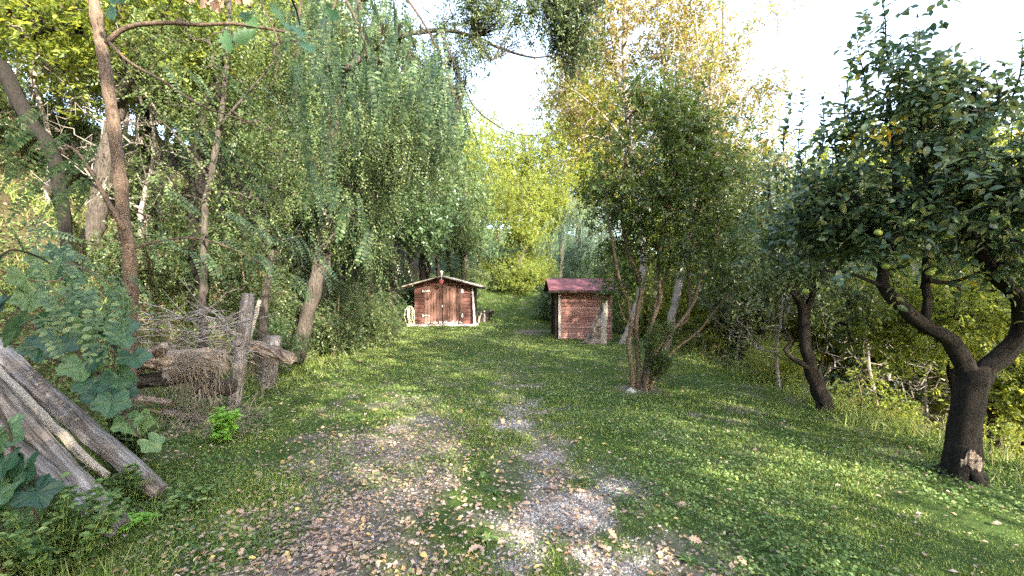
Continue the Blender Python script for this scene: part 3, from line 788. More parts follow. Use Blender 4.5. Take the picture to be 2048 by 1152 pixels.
# ------------------------------------------------------------------ leaning logs, lower left
def log_obj(name, a, b, r0, r1, mat, label=None, cat=None, group=None, seed=0, rough=.05, bend=.03, n=14, parent=None, m=16, half=None):
    """a log built along its own x axis and turned into place"""
    rng = np.random.default_rng(seed)
    a = np.asarray(a, float); b = np.asarray(b, float); L = np.linalg.norm(b - a)
    s = np.linspace(0, 1, m)
    pts = np.stack([s * L, np.sin(s * 3.1) * bend * L + rng.normal(0, .004, m), rng.normal(0, .004, m)], 1)
    rad = np.interp(s, [0, .015, .03, .97, 1], [r0 * .80, r0 * .97, r0, r1, r1 * .86]) * (1 + rng.normal(0, .02, m))
    V, Q, T = tube_vf(pts, rad, n, rng, rough * .5)
    mb = MB(); mb.add(V, Q, T)
    o = mb.build(name, mat, None, smooth=False)
    d = Vector(tuple(b - a)).normalized()
    o.location = tuple(a); o.rotation_mode = 'QUATERNION'; o.rotation_quaternion = d.to_track_quat('X', 'Z')
    if parent is not None:
        o.parent = parent; o.matrix_parent_inverse = parent_inv(parent)
    if label: tag(o, label, cat, group)
    return o

log_obj('leaning_log', P(322, 985, 3.35), P(-190, 520, 4.3), .070, .092, M['log_grey'], 'smooth grey log on the right of the leaning pile, ending in the weeds', 'log', None, 1, .07, .012, m=26)
t = empty('split_log', P(245, 1072, 2.9), 'grey log split lengthwise by a dark crack, nearest the viewer', 'log')
log_obj('upper_half', P(247, 1052, 2.93), P(-190, 560, 3.5), .054, .070, M['log_grey'], seed=2, rough=.08, bend=.01, parent=t, m=26)
log_obj('lower_half', P(225, 1066, 2.83), P(-230, 640, 3.3), .046, .068, M['log_grey'], seed=3, rough=.08, bend=.01, parent=t, m=26)
log_obj('thin_pole', P(212, 952, 3.25), P(-150, 560, 4.1), .028, .05, M['twig_pale'], 'pale thin stick with peeling bark lying between the two leaning logs', 'stick', None, 4, .12, .02, m=24)
log_obj('leaning_log', P(60, 960, 3.4), P(-330, 640, 3.7), .08, .09, M['log_grey'], 'thick grey log lowest in the leaning pile, half hidden by vine leaves', 'log', None, 5, .07, .01, m=20)
# fungus scabs
def fungus():
    rng = np.random.default_rng(3); mb = MB()
    a, b = P(150, 860, 3.30), P(60, 760, 3.5)
    for k in range(26):
        c = a + (b - a) * rng.uniform(0, 1) + rng.normal(0, .02, 3) + [.02, -.04, .06]
        s = rng.uniform(.007, .018)
        tube(mb, [c, c + [0, -.004, s * .5], c + [0, -.006, s * .9]], [s, s * 1.2, s * .4], 7, rng, .25)
    tag(mb.build('bracket_fungus', M['roof_edge']), 'cream coloured bracket fungus growing between the leaning logs', 'fungus', kind='stuff')
fungus()

# ------------------------------------------------------------------ post, wood pile, brush
def woodpile():
    rng = np.random.default_rng(21)
    log_obj('wooden_post', P(467, 803, 6.3) - [0, 0, .1], P(497, 588, 6.35), .088, .092, M['log_grey'], 'weathered grey post leaning beside the rotten wood pile', 'post', None, 11, .08, .01, m=14)
    log_obj('fence_post', P(534, 775, 7.3), P(548, 672, 7.3), .11, .13, M['log_grey'], 'short broken grey post overgrown with dry stems behind the log', 'post', None, 12, .12, .0, m=8)
    log_obj('broken_log', P(470, 686, 6.75), P(584, 718, 6.2), .095, .085, M['log_rot'], 'broken log with ragged brown bark sticking out right of the post', 'log', None, 13, .22, .03, m=14)
    specs = [(278, 722, 455, 712, .115, 'thick pale rotten log on top of the wood pile'), (262, 765, 430, 748, .085, 'second rotten log of the pile, below the thick one'), (390, 778, 470, 770, .10, 'short grey log butting against the leaning post'),
             (255, 797, 345, 806, .055, 'thin cut branch poking out low on the wood pile'), (250, 842, 440, 860, .07, 'lowest dark log on the ground under the wood pile'), (300, 820, 420, 842, .05, 'thin grey pole lying askew above the lowest log'),
             (330, 745, 452, 732, .075, 'splintered log wedged under the top log'), (262, 745, 330, 690, .06, 'pale stick slanting up at the left end of the wood pile')]
    for k, (x0, y0, x1, y1, r, lab) in enumerate(specs):
        log_obj('rotten_log', P(x0, y0, 5.45 + .08 * (k % 3)), P(x1, y1, 5.75 - .05 * k), r, r * .85, M['log_rot'] if k in (0, 3, 5, 6, 7) else M['bark_grey'], lab, 'log', 'logs of the rotten wood pile', 30 + k, .25, .02, m=14)
    log_obj('thin_sapling', P(478, 815, 6.45), P(520, 600, 6.75), .022, .03, M['twig_pale'], 'thin pale bent stem standing just right of the leaning post', 'stem', None, 15, .1, .04)
    # brush heap
    mb = MB()
    for k in range(120):
        px = rng.uniform(270, 500); py = rng.uniform(628, 712) - max(0, 360 - abs(px - 380) * 3) * .04
        d = rng.uniform(5.5, 6.9); c = P(px, py, d); c[2] = max(c[2], hz(c[0], c[1]) + .03)
        a = rng.uniform(-.7, .7) + (np.pi if rng.random() < .5 else 0); L = rng.uniform(.2, .9)
        u = np.array([np.cos(a), rng.normal(0, .4), np.sin(a) * .6]); u = norm(u)
        q = [c]; 
        for s in range(5): u = norm(u + rng.normal(0, .22, 3)); q.append(q[-1] + u * L / 5)
        r = rng.uniform(.004, .013); tube(mb, q, np.linspace(r, r * .3, 6), 4, cap=False)
    tag(mb.build('brush_pile', M['twig']), 'heap of tangled grey dead twigs on top of the wood pile', 'brush', kind='stuff')
    mb = MB()
    for k in range(330):
        px = (rng.normal(375, 22) if k % 2 else rng.normal(430, 14)) if k % 4 else rng.uniform(500, 560); py = rng.uniform(690, 730) if rng.random() < .7 else rng.uniform(730, 800)
        d = rng.uniform(5.25, 5.4) if px < 480 else rng.uniform(6.9, 7.1); c = P(px, py, d); L = rng.uniform(.10, .42)
        dx = rng.normal(0, .05, 2)
        q = [c, c + [dx[0], -.03, -L * .3], c + [dx[0] + dx[1], -.02, -L * .65], c + [dx[0] + rng.normal(0, .05), 0, -L]]
        tube(mb, q, [.0035, .003, .0025, .0015], 3, cap=False)
    for k in range(260):
        px = rng.uniform(270, 520); d = rng.uniform(4.7, 6.4); c = G(px, d, .02)
        u = norm(np.array([rng.normal(), rng.normal(), abs(rng.normal(0, .5))])); L = rng.uniform(.1, .45)
        q = [c, c + u * L * .5 + [0, 0, .05], c + u * L]
        tube(mb, q, [.004, .003, .002], 3, cap=False)
    M['root'] = bark_mat('root', (.08,.066,.052), (.27,.235,.19), 12, 1, .2)
    tag(mb.build('dry_roots', M['root']), 'curtain of dry brown roots and straw hanging over the wood pile', 'dry roots', kind='stuff')
woodpile()

# ------------------------------------------------------------------ trees
def make_tree(name, base, label, cat, limbs, C, bark, leafm, seed, tip=.007, group=None, crown='crown', leafkw=None, extra=None, bend=.18, twig_mesh=False, wander=1.0, rough=.06):
    rng = np.random.default_rng(seed)
    t = empty(name, base, label, cat, group)
    mb = MB(); C2, D2 = colonise(mb, rng, limbs, C, tip=tip, bend=bend, wander=wander, rough=rough)
    lm = MB(); kw = dict(leafkw or {})
    sprays(lm, rng, C2, D2, twigs=mb if twig_mesh else None, **kw)
    if extra: extra(rng, mb, lm)
    mb.build('trunk', bark, t, smooth=True)
    o = lm.build(crown, leafm, t); o['kind'] = 'stuff'
    return t, C2

def W(l, d):                       # (px, py[, d]) list to world points
    return [P(q[0], q[1], q[2] if len(q) > 2 else d) for q in l]

# ---- old apple tree
def apple_tree():
    rng = np.random.default_rng(41)
    d = 4.0; base = P(1925, 955, d)
    limbs = [
        (W([(1925,985),(1925,940),(1932,860),(1942,780),(1945,740)], d), 0.118, 0.124, 14),
        (W([(1946,790),(1925,720),(1900,680),(1855,655),(1800,610),(1766,570,4.05),(1770,525,4.1),(1790,480,4.15),(1795,400,4.2),(1790,300,4.3),(1775,180,4.35)], d), 0.073, 0.016, 11),
        (W([(1768,574,4.05),(1735,560),(1690,545,4.1),(1630,540,4.2)], d), 0.018, 0.008, 6),
        (W([(1852,650),(1856,600),(1852,540),(1856,450),(1850,340,4.2),(1840,220,4.3)], d), 0.045, 0.016, 9),
        (W([(1944,790),(1975,730),(2015,700),(2046,650),(2040,600),(2000,560),(1965,510),(1935,460),(1925,380),(1935,280),(1950,180)], d), 0.086, 0.016, 12),
        (W([(2046,650),(2090,600),(2125,500),(2110,380),(2090,240)], d), 0.058, 0.016, 9),
        (W([(1940,470),(1900,430),(1860,390,4.3),(1800,340,4.5),(1700,330,4.7)], 4.0), 0.026, 0.010, 6),
        (W([(1965,512),(1990,450),(2030,380),(2060,300,3.7)], 4.0), 0.033, 0.010, 6),
        (W([(1800,480,4.15),(1740,440,4.4),(1660,400,4.7),(1600,340,4.9)], 4.0), 0.022, 0.008, 6),
        (W([(1856,560),(1900,565),(1950,548),(1990,530,3.8)], 3.95), 0.022, 0.008, 6),
    ]
    ells = [ell(1770,240,4.3,70,110,.45), ell(1758,120,4.35,45,100,.25), ell(1850,330,4.2,140,120,.8), ell(1990,350,3.9,110,110,.9), ell(1850,150,4.3,28,60,.25), ell(2030,200,3.8,30,70,.3), ell(1690,400,4.6,120,80,.7),
            ell(1610,400,4.9,75,70,.5), ell(1880,470,4.1,180,60,.8), ell(1640,470,4.8,120,60,.7), ell(2090,350,3.8,100,110,.8), ell(1870,200,4.3,60,60,.4), ell(1960,250,4.0,40,70,.4), ell(2040,500,3.9,90,60,.8)]
    C = blobs(rng, ells, 470, .40, 10)
    # upright leafy shoots against the sky
    shoots = [((1605,330),(1600,185),5.0), ((1640,320),(1648,190),5.0), ((1575,300),(1572,180),5.0), ((1765,150),(1762,-20),4.35), ((1735,200),(1712,70),4.35), ((1800,200),(1830,60),4.3), ((1840,230),(1872,110),4.3), ((1945,260),(1950,115),4.05), ((2010,250),(2045,70),3.8), ((1890,230),(1915,150),4.1), ((1700,250),(1690,90),4.5), ((1985,240),(1990,150),3.9), ((2070,200),(2080,40),3.7),((1680,330),(1668,250),4.6)]
    def extra(r, mb, lm):
        for (a, b, dd) in shoots:
            p0, p1 = P(*a, dd), P(*b, dd); k = 22
            s = np.linspace(0, 1, k)
            q = p0 + (p1 - p0) * s[:, None] + np.stack([.03 * np.sin(s * 5 + a[0]), .03 * np.cos(s * 4), 0 * s], 1)
            tube(mb, q, np.linspace(.010, .003, k), 4)
            kk = np.repeat(np.arange(2, k), 2); n = len(kk)
            az = kk * 2.4 + r.uniform(0, 6, n); 
            D = np.stack([np.cos(az), np.sin(az), r.uniform(.1, .7, n)], 1)
            N = np.stack([-np.cos(az) * .6, -np.sin(az) * .6, np.ones(n)], 1)
            L = r.uniform(.055, .105, n) * np.interp(s[kk], [0, .8, 1], [1, .9, .6])
            put(lm, T_OVAL, q[kk], D, N, L, L * .52)
    t, C2 = make_tree('apple_tree', base, 'old apple tree with a thick black forked trunk at the right edge', 'tree', limbs, C, M['bark_dark'], M['leaf_apple'], 42, tip=.0048,
              leafkw=dict(ns=4, slen=.25, nl=8, L=.078, W=.042, droop=.30, cr=.12, T=T_OVAL), extra=extra, twig_mesh=True, rough=.085)
    fl = MB()
    for k in range(7):
        a_ = k * .9 + rng.uniform(-.2, .2); u_ = np.array([np.cos(a_), np.sin(a_), 0]); b0 = np.array([base[0], base[1], hz(base[0], base[1])])
        tube(fl, smoothline([b0 + u_ * .06 + [0, 0, .30], b0 + u_ * .09 + [0, 0, .08], b0 + u_ * rng.uniform(.17, .23) + [0, 0, -.06]], .05), [.06] * 3 + [.05] * 20 if False else .05, 6, rng, .15)
    fl.build('root_flare', M['bark_dark'], t, smooth=True)
    # yellow leaves
    yl = MB()
    for (px, py, dd) in [(1780,255,4.1),(1800,262,4.1),(1760,270,4.1),(1700,292,4.4),(1745,180,4.2),(1735,285,4.2),(1920,448,3.9),(1950,550,3.9),(1935,560,3.9),(1715,130,4.3),(2040,260,3.6),(1870,310,4.0),(1620,330,4.9)]:
        c = P(px, py, dd); n = 7 if py in (255, 262, 270, 292) else 2
        put(yl, T_OVAL, c + rng.normal(0, .045, (n, 3)), rng.normal(0, 1, (n, 3)) - [0, 0, .6], norm(rng.normal(0, .5, (n, 3)) + [0, -.8, .6]), rng.uniform(.06, .09, n), .045)
    o = yl.build('yellow_leaves', M['leaf_yellow'], t); o['kind'] = 'stuff'
    # apples
    th = np.linspace(0, np.pi, 9); prof = np.stack([np.sin(th) * (1 + .12 * np.cos(th)), -np.cos(th) * .9 + .12 * np.exp(-((th - np.pi) / .35) ** 2) * -1], 1)
    ma = MB(); tube(ma, [(0, 0, z * .032) for z in prof[:, 1]], np.maximum(prof[:, 0], .05) * .034, 12); tube(ma, [(0, 0, .024), (.004, 0, .045)], .002, 4)
    M['apple_skin'] = plain_mat('apple_skin', (.30,.36,.07), .35, .3, 20)
    me = ma.mesh('apple', M['apple_skin'], True)
    for (px, py, dd) in [(1757,465,3.9),(1772,532,3.95),(1842,482,3.9),(1808,450,3.95),(1822,443,4.0),(1618,405,4.6),(1462,556,5.0),(1611,582,4.8),(1900,470,3.8),(1665,420,4.5),(1990,430,3.6),(1860,545,3.9)]:
        if px < 1500: continue
        o = link('apple', me); o.location = tuple(P(px, py, dd)); o.rotation_euler = (rng.uniform(-.3, .3), rng.uniform(-.3, .3), 0)
        o.parent = t; o.matrix_parent_inverse = parent_inv(t)
    # barkless scar low on the trunk
    mb = MB(); c = P(1926, 922, 4.0); na = 16; aa = np.linspace(-2.55, -1.05, na); rr = .130 + rng.normal(0, .003, na)
    lo = c[2] - .03 + .035 * np.sin(aa * 5) + rng.normal(0, .012, na); hi = c[2] + .07 + .05 * np.sin(aa * 3.1 + 1) + rng.normal(0, .018, na); hi[[0, -1]] = lo[[0, -1]] + .01
    Vr = [np.stack([c[0] + r2 * np.cos(aa), c[1] + r2 * np.sin(aa), z2], 1) for r2, z2 in ((rr, lo), (rr, hi), (rr - .03, hi), (rr - .03, lo))]
    ii = np.arange(na - 1); mb.add(np.concatenate(Vr), np.concatenate([np.stack([ii + a * na, ii + 1 + a * na, ii + 1 + b * na, ii + b * na], 1) for a, b in ((0, 1), (1, 2), (2, 3), (3, 0))])); mb.build('bare_wood', M['log_rot'], t)
apple_tree()

# ---- bent little tree
def bent_tree():
    rng = np.random.default_rng(51); d = 6.5
    limbs = [(W([(1646,850),(1645,828),(1648,800),(1632,765),(1620,735),(1612,700),(1608,655),(1605,620),(1592,590),(1575,560)], d), .125, .045, 10),
             (W([(1645,830),(1652,810),(1640,800)], 6.42), .09, .05, 8),
             (W([(1618,735),(1600,725),(1583,715),(1570,700),(1583,680),(1566,655),(1568,620)], 6.45), .045, .012, 6),
             (W([(1606,640),(1620,600),(1640,560),(1660,500)], d), .05, .015, 6), (W([(1600,605),(1575,575),(1550,560)], 6.4), .03, .01, 5),
             (W([(1583,680),(1560,668),(1520,655)], 6.4), .014, .006, 4), (W([(1630,760),(1650,700),(1655,640)], 6.6), .018, .008, 4)]
    C = blobs(rng, [ell(1650,560,6.7,80,60,.7), ell(1600,500,6.5,110,60,.7), ell(1690,640,7.2,60,50,.5), ell(1540,560,6.6,60,50,.5)], 150)
    make_tree('bent_tree', P(1645, 838, d), 'small crooked dark trunked tree on the edge of the slope left of the apple tree', 'tree', limbs, C, M['bark_dark'], M['leaf_mid'], 52, tip=.005,
              leafkw=dict(ns=4, slen=.26, nl=8, L=.07, W=.036, droop=.3, cr=.14, T=T_FOLD), twig_mesh=True)
bent_tree()

# ---- multi stemmed tree in the lawn
def laurel_tree():
    rng = np.random.default_rng(61); d = 8.0; b = G(1270, d)
    limbs = [
        (W([(1266,800),(1264,740),(1258,700),(1262,650),(1255,600),(1238,560),(1228,500),(1215,430),(1210,350)], 7.9), 0.048, 0.017, 8),
        (W([(1272,800),(1278,750),(1274,700),(1272,640),(1282,575),(1262,520),(1247,460),(1242,410),(1250,320),(1262,230)], 8.0), 0.051, 0.015, 8),
        (W([(1282,800),(1292,730),(1298,680),(1306,640),(1322,590),(1316,545),(1325,470),(1345,380),(1350,270)], 8.1), 0.047, 0.015, 8),
        (W([(1288,795),(1302,730),(1320,690),(1352,655),(1385,610),(1402,560),(1430,490),(1445,400)], 7.8), 0.041, 0.015, 7),
        (W([(1294,790),(1318,740),(1350,700),(1400,660),(1430,620),(1490,560,7.5),(1530,520,7.4)], 7.9), 0.027, 0.012, 6),
        (W([(1306,640),(1312,600),(1328,560),(1340,520),(1338,440)], 8.3), 0.027, 0.010, 6),
        (W([(1262,770),(1250,745),(1240,720)], 7.8), 0.014, 0.007, 5),
        (W([(1274,660),(1250,640),(1236,600)], 7.8), 0.016, 0.009, 5),
        (W([(1350,655),(1375,640),(1380,600),(1378,540),(1400,430),(1420,300)], 8.0), 0.027, 0.010, 6),
    ]
    ells = [ell(1290,250,8,90,65,.9), ell(1360,220,8.2,50,45,.6), ell(1270,380,8,85,110,1.0), ell(1255,530,8,55,60,.8), ell(1390,350,7.9,90,110,1.0), ell(1390,490,7.8,90,50,.9), ell(1460,450,7.6,60,70,.7), ell(1520,520,7.5,55,55,.6), ell(1450,560,7.7,45,30,.5), ell(1215,330,8.1,40,90,.6), ell(1225,440,8.1,40,90,.6), ell(1350,300,8.1,90,90,.9), ell(1340,430,8.1,90,90,.9), ell(1310,180,8.1,60,35,.5)]
    C = blobs(rng, ells, 640, .46, 9)
    def extra(r, mb, lm):
        C3 = np.concatenate([blobs(r, [ell(1305,735,7.75,28,48,.22)], 46), blobs(r, [ell(1330,690,7.8,25,40,.2)], 16)])
        for c in C3: tube(mb, [G(1290, 7.9), (G(1290, 7.9) + c) / 2 + [.0, 0, .08], c], [.012, .008, .004], 4, cap=False)
        sprays(lm, r, C3, np.tile([0, 0, 1.], (len(C3), 1)), ns=4, slen=.2, nl=8, L=.065, W=.024, droop=0, cr=.07, T=T_FOLD, updir=.8)
    make_tree('multi_stem_tree', b, 'evergreen tree of several thin stems rising from one root in the lawn', 'tree', limbs, C, M['bark_shrub'], M['leaf_laurel'], 62, tip=.0048,
              leafkw=dict(ns=6, slen=.22, nl=9, L=.080, W=.034, droop=.15, cr=.16, T=T_FOLD), extra=extra, twig_mesh=False)
    mb = MB(); c = G(1262, 7.6, 0); tube(mb, [c + [-.1, 0, -.02], c + [0, 0, .02], c + [.08, 0, -.01]], [.03, .07, .03], 8, rng, .1); tag(mb.build('grey_stone', M['concrete']), 'pale stone at the foot of the multi stemmed tree', 'stone')
laurel_tree()

# ---- foreground robinia sapling with long fronds, and its large leaves as parts
def frond_mesh(name, seed, n=9, L=.24, l=.042, w=.024, curve=.25, mat=None):
    rng = np.random.default_rng(seed); mb = MB(); k = n
    s = np.linspace(0, 1, 12)
    q = np.stack([s * L, .02 * np.sin(s * 3), -curve * L * s ** 2], 1)
    tube(mb, q, np.linspace(.0018, .0008, 12), 3, cap=False)
    t = np.linspace(.14, .97, k)
    for sg in (-1, 1):
        px = np.stack([t * L, np.full(k, .0), -curve * L * t ** 2], 1)
        D = np.stack([np.full(k, .25), np.full(k, sg * 1.), rng.uniform(-.30, .05, k)], 1) + rng.normal(0, .07, (k, 3))
        N = np.stack([np.zeros(k), np.zeros(k), np.ones(k)], 1) + rng.normal(0, .14, (k, 3))
        LL = l * np.interp(t, [0, .3, .8, 1], [.8, 1, 1, .7]) * rng.uniform(.9, 1.1, k)
        put(mb, T_OVAL, px, D, N, LL, LL * w / l)
    put(mb, T_OVAL, q[-1:], np.array([[1, 0, -.5]]), np.array([[0.3, 0, 1.]]), l, w)
    return mb.mesh(name, mat or M['leaf_robinia'])

def place(me, name, p, direction, parent, roll=0., sc=1.):
    o = link(name, me, None)
    d = Vector(tuple(float(c) for c in direction)).normalized()
    from mathutils import Quaternion
    q = d.to_track_quat('X', 'Z') @ Quaternion((1, 0, 0), roll)
    o.location = tuple(float(c) for c in p); o.rotation_mode = 'QUATERNION'; o.rotation_quaternion = q; o.scale = (sc,) * 3
    if parent is not None:
        o.parent = parent; o.matrix_parent_inverse = parent_inv(parent)
    return o

M['leaf_frond'] = leaf_mat('leaf_frond', [(.034,.070,.032),(.055,.108,.045),(.085,.145,.06),(.14,.20,.08)], rough=.45, trans=.35, spec=.5)
fronds = [frond_mesh('frond', 70 + k, mat=M['leaf_frond'], n=9 + k % 3, L=.22 + .03 * k, l=.040, w=.022, curve=.18 + .12 * k) for k in range(4)]

def sapling():
    rng = np.random.default_rng(71); d = 4.2
    t = empty('young_robinia', P(256, 800, d), 'slender brown robinia trunk in the left foreground with drooping feathery fronds', 'tree')
    mb = MB()
    limbs = [([G(262, 4.2, -.1)] + W([(258,850),(257,760),(258,680),(262,600),(258,500),(246,440),(243,380),(232,290),(222,210),(206,110),(192,30),(178,-60)], d), .062, .045, 12),
             (W([(213,88),(240,62),(275,50),(340,46),(400,50),(470,48),(560,62),(640,80)], 4.1), .026, .009, 7),
             (W([(218,85),(260,125),(330,165),(400,210),(470,235),(540,262)], 4.0), .017, .005, 6),
             (W([(248,460),(225,420),(205,385),(180,340),(150,300),(110,280)], 4.0), .022, .007, 6),
             (W([(262,590),(210,560),(150,530),(90,500)], 3.6), .014, .006, 5),
             (W([(258,500),(330,480),(400,478),(470,500),(530,530)], 4.4), .014, .005, 5),
             (W([(182,-40),(300,-80),(460,-110),(620,-90),(760,-60),(860,-20)], 3.8), .034, .010, 7),
             (W([(620,-90),(680,-20),(720,60),(740,130)], 3.7), .014, .004, 5), (W([(760,-60),(830,20),(880,110),(910,200)], 3.6), .014, .004, 5),
             (W([(620,-90),(600,20),(590,140),(600,260),(620,360)], 4.4), .014, .004, 5), (W([(600,260),(640,340),(690,420),(740,470)], 4.3), .008, .003, 4),
             (W([(690,-75),(660,60),(655,200),(665,300)], 4.2), .012, .004, 5),
             (W([(150,530),(120,560),(60,560),(0,540)], 3.2), .010, .004, 4), (W([(210,560),(200,580),(215,620)], 3.2), .008, .003, 4),
             (W([(470,-110),(520,0),(560,100),(540,180)], 4.0), .010, .004, 5)]
    nodes = []
    for pts, r0, r1, n in limbs:
        q = smoothline(pts, .07); L = len(q); rr = np.linspace(r0, r1, L) * (1 + rng.normal(0, .05, L))
        if r0 > .05: rr = rr * (1 + .16 * (np.sin(np.arange(L) * .9) > .93))
        tube(mb, q, rr, n, rng, .05)
    mb.build('trunk', M['bark_brown'], t, smooth=True)
    # fronds: (branch point px,py,d, direction px, count)
    def hang(pix, d0, d1, droop, sc0=.9, sc1=1.25, toward=None, jit=14):
        for (px, py) in pix:
            dd = rng.uniform(d0, d1)
            p = P(px + rng.normal(0, jit), py + rng.normal(0, jit), dd)
            az = rng.uniform(0, 2 * np.pi) if toward is None else toward + rng.normal(0, .5)
            dr = droop + rng.normal(0, .2)
            di = np.array([np.cos(az), np.sin(az) * .7, -dr])
            place(fronds[rng.integers(0, 4)], 'frond', p, di, t, rng.normal(0, .5), rng.uniform(sc0, sc1))
    # weeping curtain upper middle
    lines = [[(640,-20),(650,120)],[(655,60),(665,300)],[(700,-30),(740,140)],[(760,-50),(790,150)],[(800,-20),(850,160)],[(860,40),(915,220)],[(600,140),(620,360)],[(630,330),(740,470)],[(690,100),(700,240)],[(820,120),(860,220)],[(880,120),(930,260)],[(590,0),(600,120)],[(745,110),(760,210)]]
    for (a, b) in lines:
        n = 17
        hang([(a[0] + (b[0] - a[0]) * s, a[1] + (b[1] - a[1]) * s) for s in np.linspace(0, 1, n)], 3.2, 4.4, 1.7, .85, 1.3, None, 13)
    # fronds along the left and over the bank
    hang([(130 + 9 * k, 300 + 7 * k) for k in range(8)], 3.6, 4.1, .6, toward=math.pi)
    hang([(40 + 20 * k, 320 + 12 * k) for k in range(8)], 3.2, 3.9, .8, toward=math.pi)
    hang([(10 + 14 * k, 440 + 5 * k) for k in range(12)], 2.9, 3.6, .5, toward=0)
    hang([(60 + 20 * k, 520 + 4 * k) for k in range(10)], 2.5, 2.9, .8, toward=0, sc0=1.0, sc1=1.3)
    hang([(180, 560), (215, 575), (230, 540), (150, 570), (120, 560), (250, 560)], 2.4, 2.6, .9, toward=0, sc0=1.1, sc1=1.3, jit=5)
    hang([(100, 600), (85, 590), (70, 620)], 2.5, 2.6, 1.2, toward=0, sc0=1.1, sc1=1.3, jit=5)
    hang([(280 + 25 * k, 440 + 9 * k) for k in range(13)], 4.2, 4.8, .5, toward=0)
    hang([(290 + 24 * k, 470 + 6 * k) for k in range(9)], 4.0, 4.6, .9, toward=0)
    hang([(330 + 20 * k, 230 + 14 * k) for k in range(10)], 4.0, 4.6, .5, toward=0)
    hang([(560 + 10 * k, 440 + 9 * k) for k in range(9)], 4.6, 5.2, .9, toward=0)
    hang([(330 + 28 * k, 120 + 9 * k) for k in range(8)], 3.8, 4.4, .8, toward=0)
    hang([(20 + 22 * k, 230 + 8 * k) for k in range(9)], 3.6, 4.4, .7, toward=math.pi)
    hang([(300 + 26 * k, 360 + 12 * k) for k in range(10)], 4.4, 5.2, .6, toward=0)
    # dark seed pods
    ms = MB(); s = np.linspace(0, 1, 7)
    q = np.stack([s * .085, .008 * np.sin(s * 3), 0 * s], 1); V, Q, T = tube_vf(q, .008 * np.sin(.25 + s * 2.6), 6); V[:, 1] = V[:, 1] * .35; ms.add(V, Q, T)
    me = ms.mesh('seed_pod', M['twig_dark'])
    for (px, py) in [(716,20),(722,60),(712,110),(765,60),(770,95),(778,120),(762,130),(790,30),(800,60),(815,115),(808,140),(830,95),(828,125),(735,80),(755,20),(840,60)]:
        for k in range(2): place(me, 'seed_pod', P(px + rng.normal(0, 4), py - 14, 3.5), (rng.normal(0, .15), 0, -1), t, rng.uniform(0, 3), rng.uniform(.9, 1.3))
sapling()

# ---- broad leaved vine in the left foreground; every big leaf a part
def lobed_leaf(name, mat, seed, lobes=5, ratio=1.0, size=1.0, depth=.22, teeth=.05, n=40, cup=.12, kind='vine'):
    rng = np.random.default_rng(seed); th = np.linspace(0, 2 * np.pi, n, endpoint=False)
    if kind == 'vine':       # stalk at origin, leaf grows along +x
        r = .5 * (1 + depth * np.cos(th * lobes) * .5 - .55 * np.exp(-((th - np.pi) / .28) ** 2)) * (1 + teeth * np.sign(np.sin(th * 17)))
        x = .42 + r * np.cos(th); y = r * np.sin(th) * ratio
    else:                    # oak: long leaf with round lobes
        x = .5 - .5 * np.cos(th); s = np.sin(th)
        wd = .26 * (np.sin(np.pi * x ** 1.25)) ** .75 * (1 + .38 * np.sin(x * 2 * np.pi * 4.2))
        y = np.sign(s) * wd
    z = cup * (-(x - .4) ** 2 * .8 + .35 * np.abs(y)) + rng.normal(0, .012, n)
    V = [(0.45 * size, 0, -.01 * size)] + [(a * size, b * size, c * size) for a, b, c in zip(x, y, z)]
    if kind != 'vine':       # triangulate as strips from the midrib
        V = []; F = []
        m = 15; xs = np.linspace(0, 1, m)
        wd = .26 * (np.sin(np.pi * np.clip(xs, 0, 1) ** 1.25)) ** .75 * (1 + .38 * np.sin(xs * 2 * np.pi * 4.2)) + .008
        for k in range(m):
            zc = -.25 * xs[k] ** 2 * (1 if seed % 2 else -.3)
            V += [(xs[k] * size, -wd[k] * size, (zc + wd[k] * .35) * size), (xs[k] * size, 0, zc * size), (xs[k] * size, wd[k] * size, (zc + wd[k] * .35) * size)]
        F = [(3 * k, 3 * k + 1, 3 * k + 4, 3 * k + 3) for k in range(m - 1)] + [(3 * k + 1, 3 * k + 2, 3 * k + 5, 3 * k + 4) for k in range(m - 1)]
        mb = MB(); mb.add(V, F); return mb.mesh(name, mat, True)
    c = np.array(V[0]); O = np.array(V[1:]); i = np.arange(n); j = (i + 1) % n; rows = [c[None]]
    ridge = np.abs(np.sin(th * lobes / 2.0)) - .5
    for f in (.33, .68, 1.0):
        q = c + (O - c) * f; q[:, 2] += size * (.050 * ridge * math.sin(f * 2.4) + rng.normal(0, .008, n)); rows.append(q)
    mb = MB(); k1, k2, k3 = 1, 1 + n, 1 + 2 * n
    mb.add(np.concatenate(rows), np.stack([np.zeros(n, int), i + k1, j + k1], 1), np.concatenate([np.stack([i + k1, i + k2, j + k2, j + k1], 1), np.stack([i + k2, i + k3, j + k3, j + k2], 1)]))
    return mb.mesh(name, mat, False)

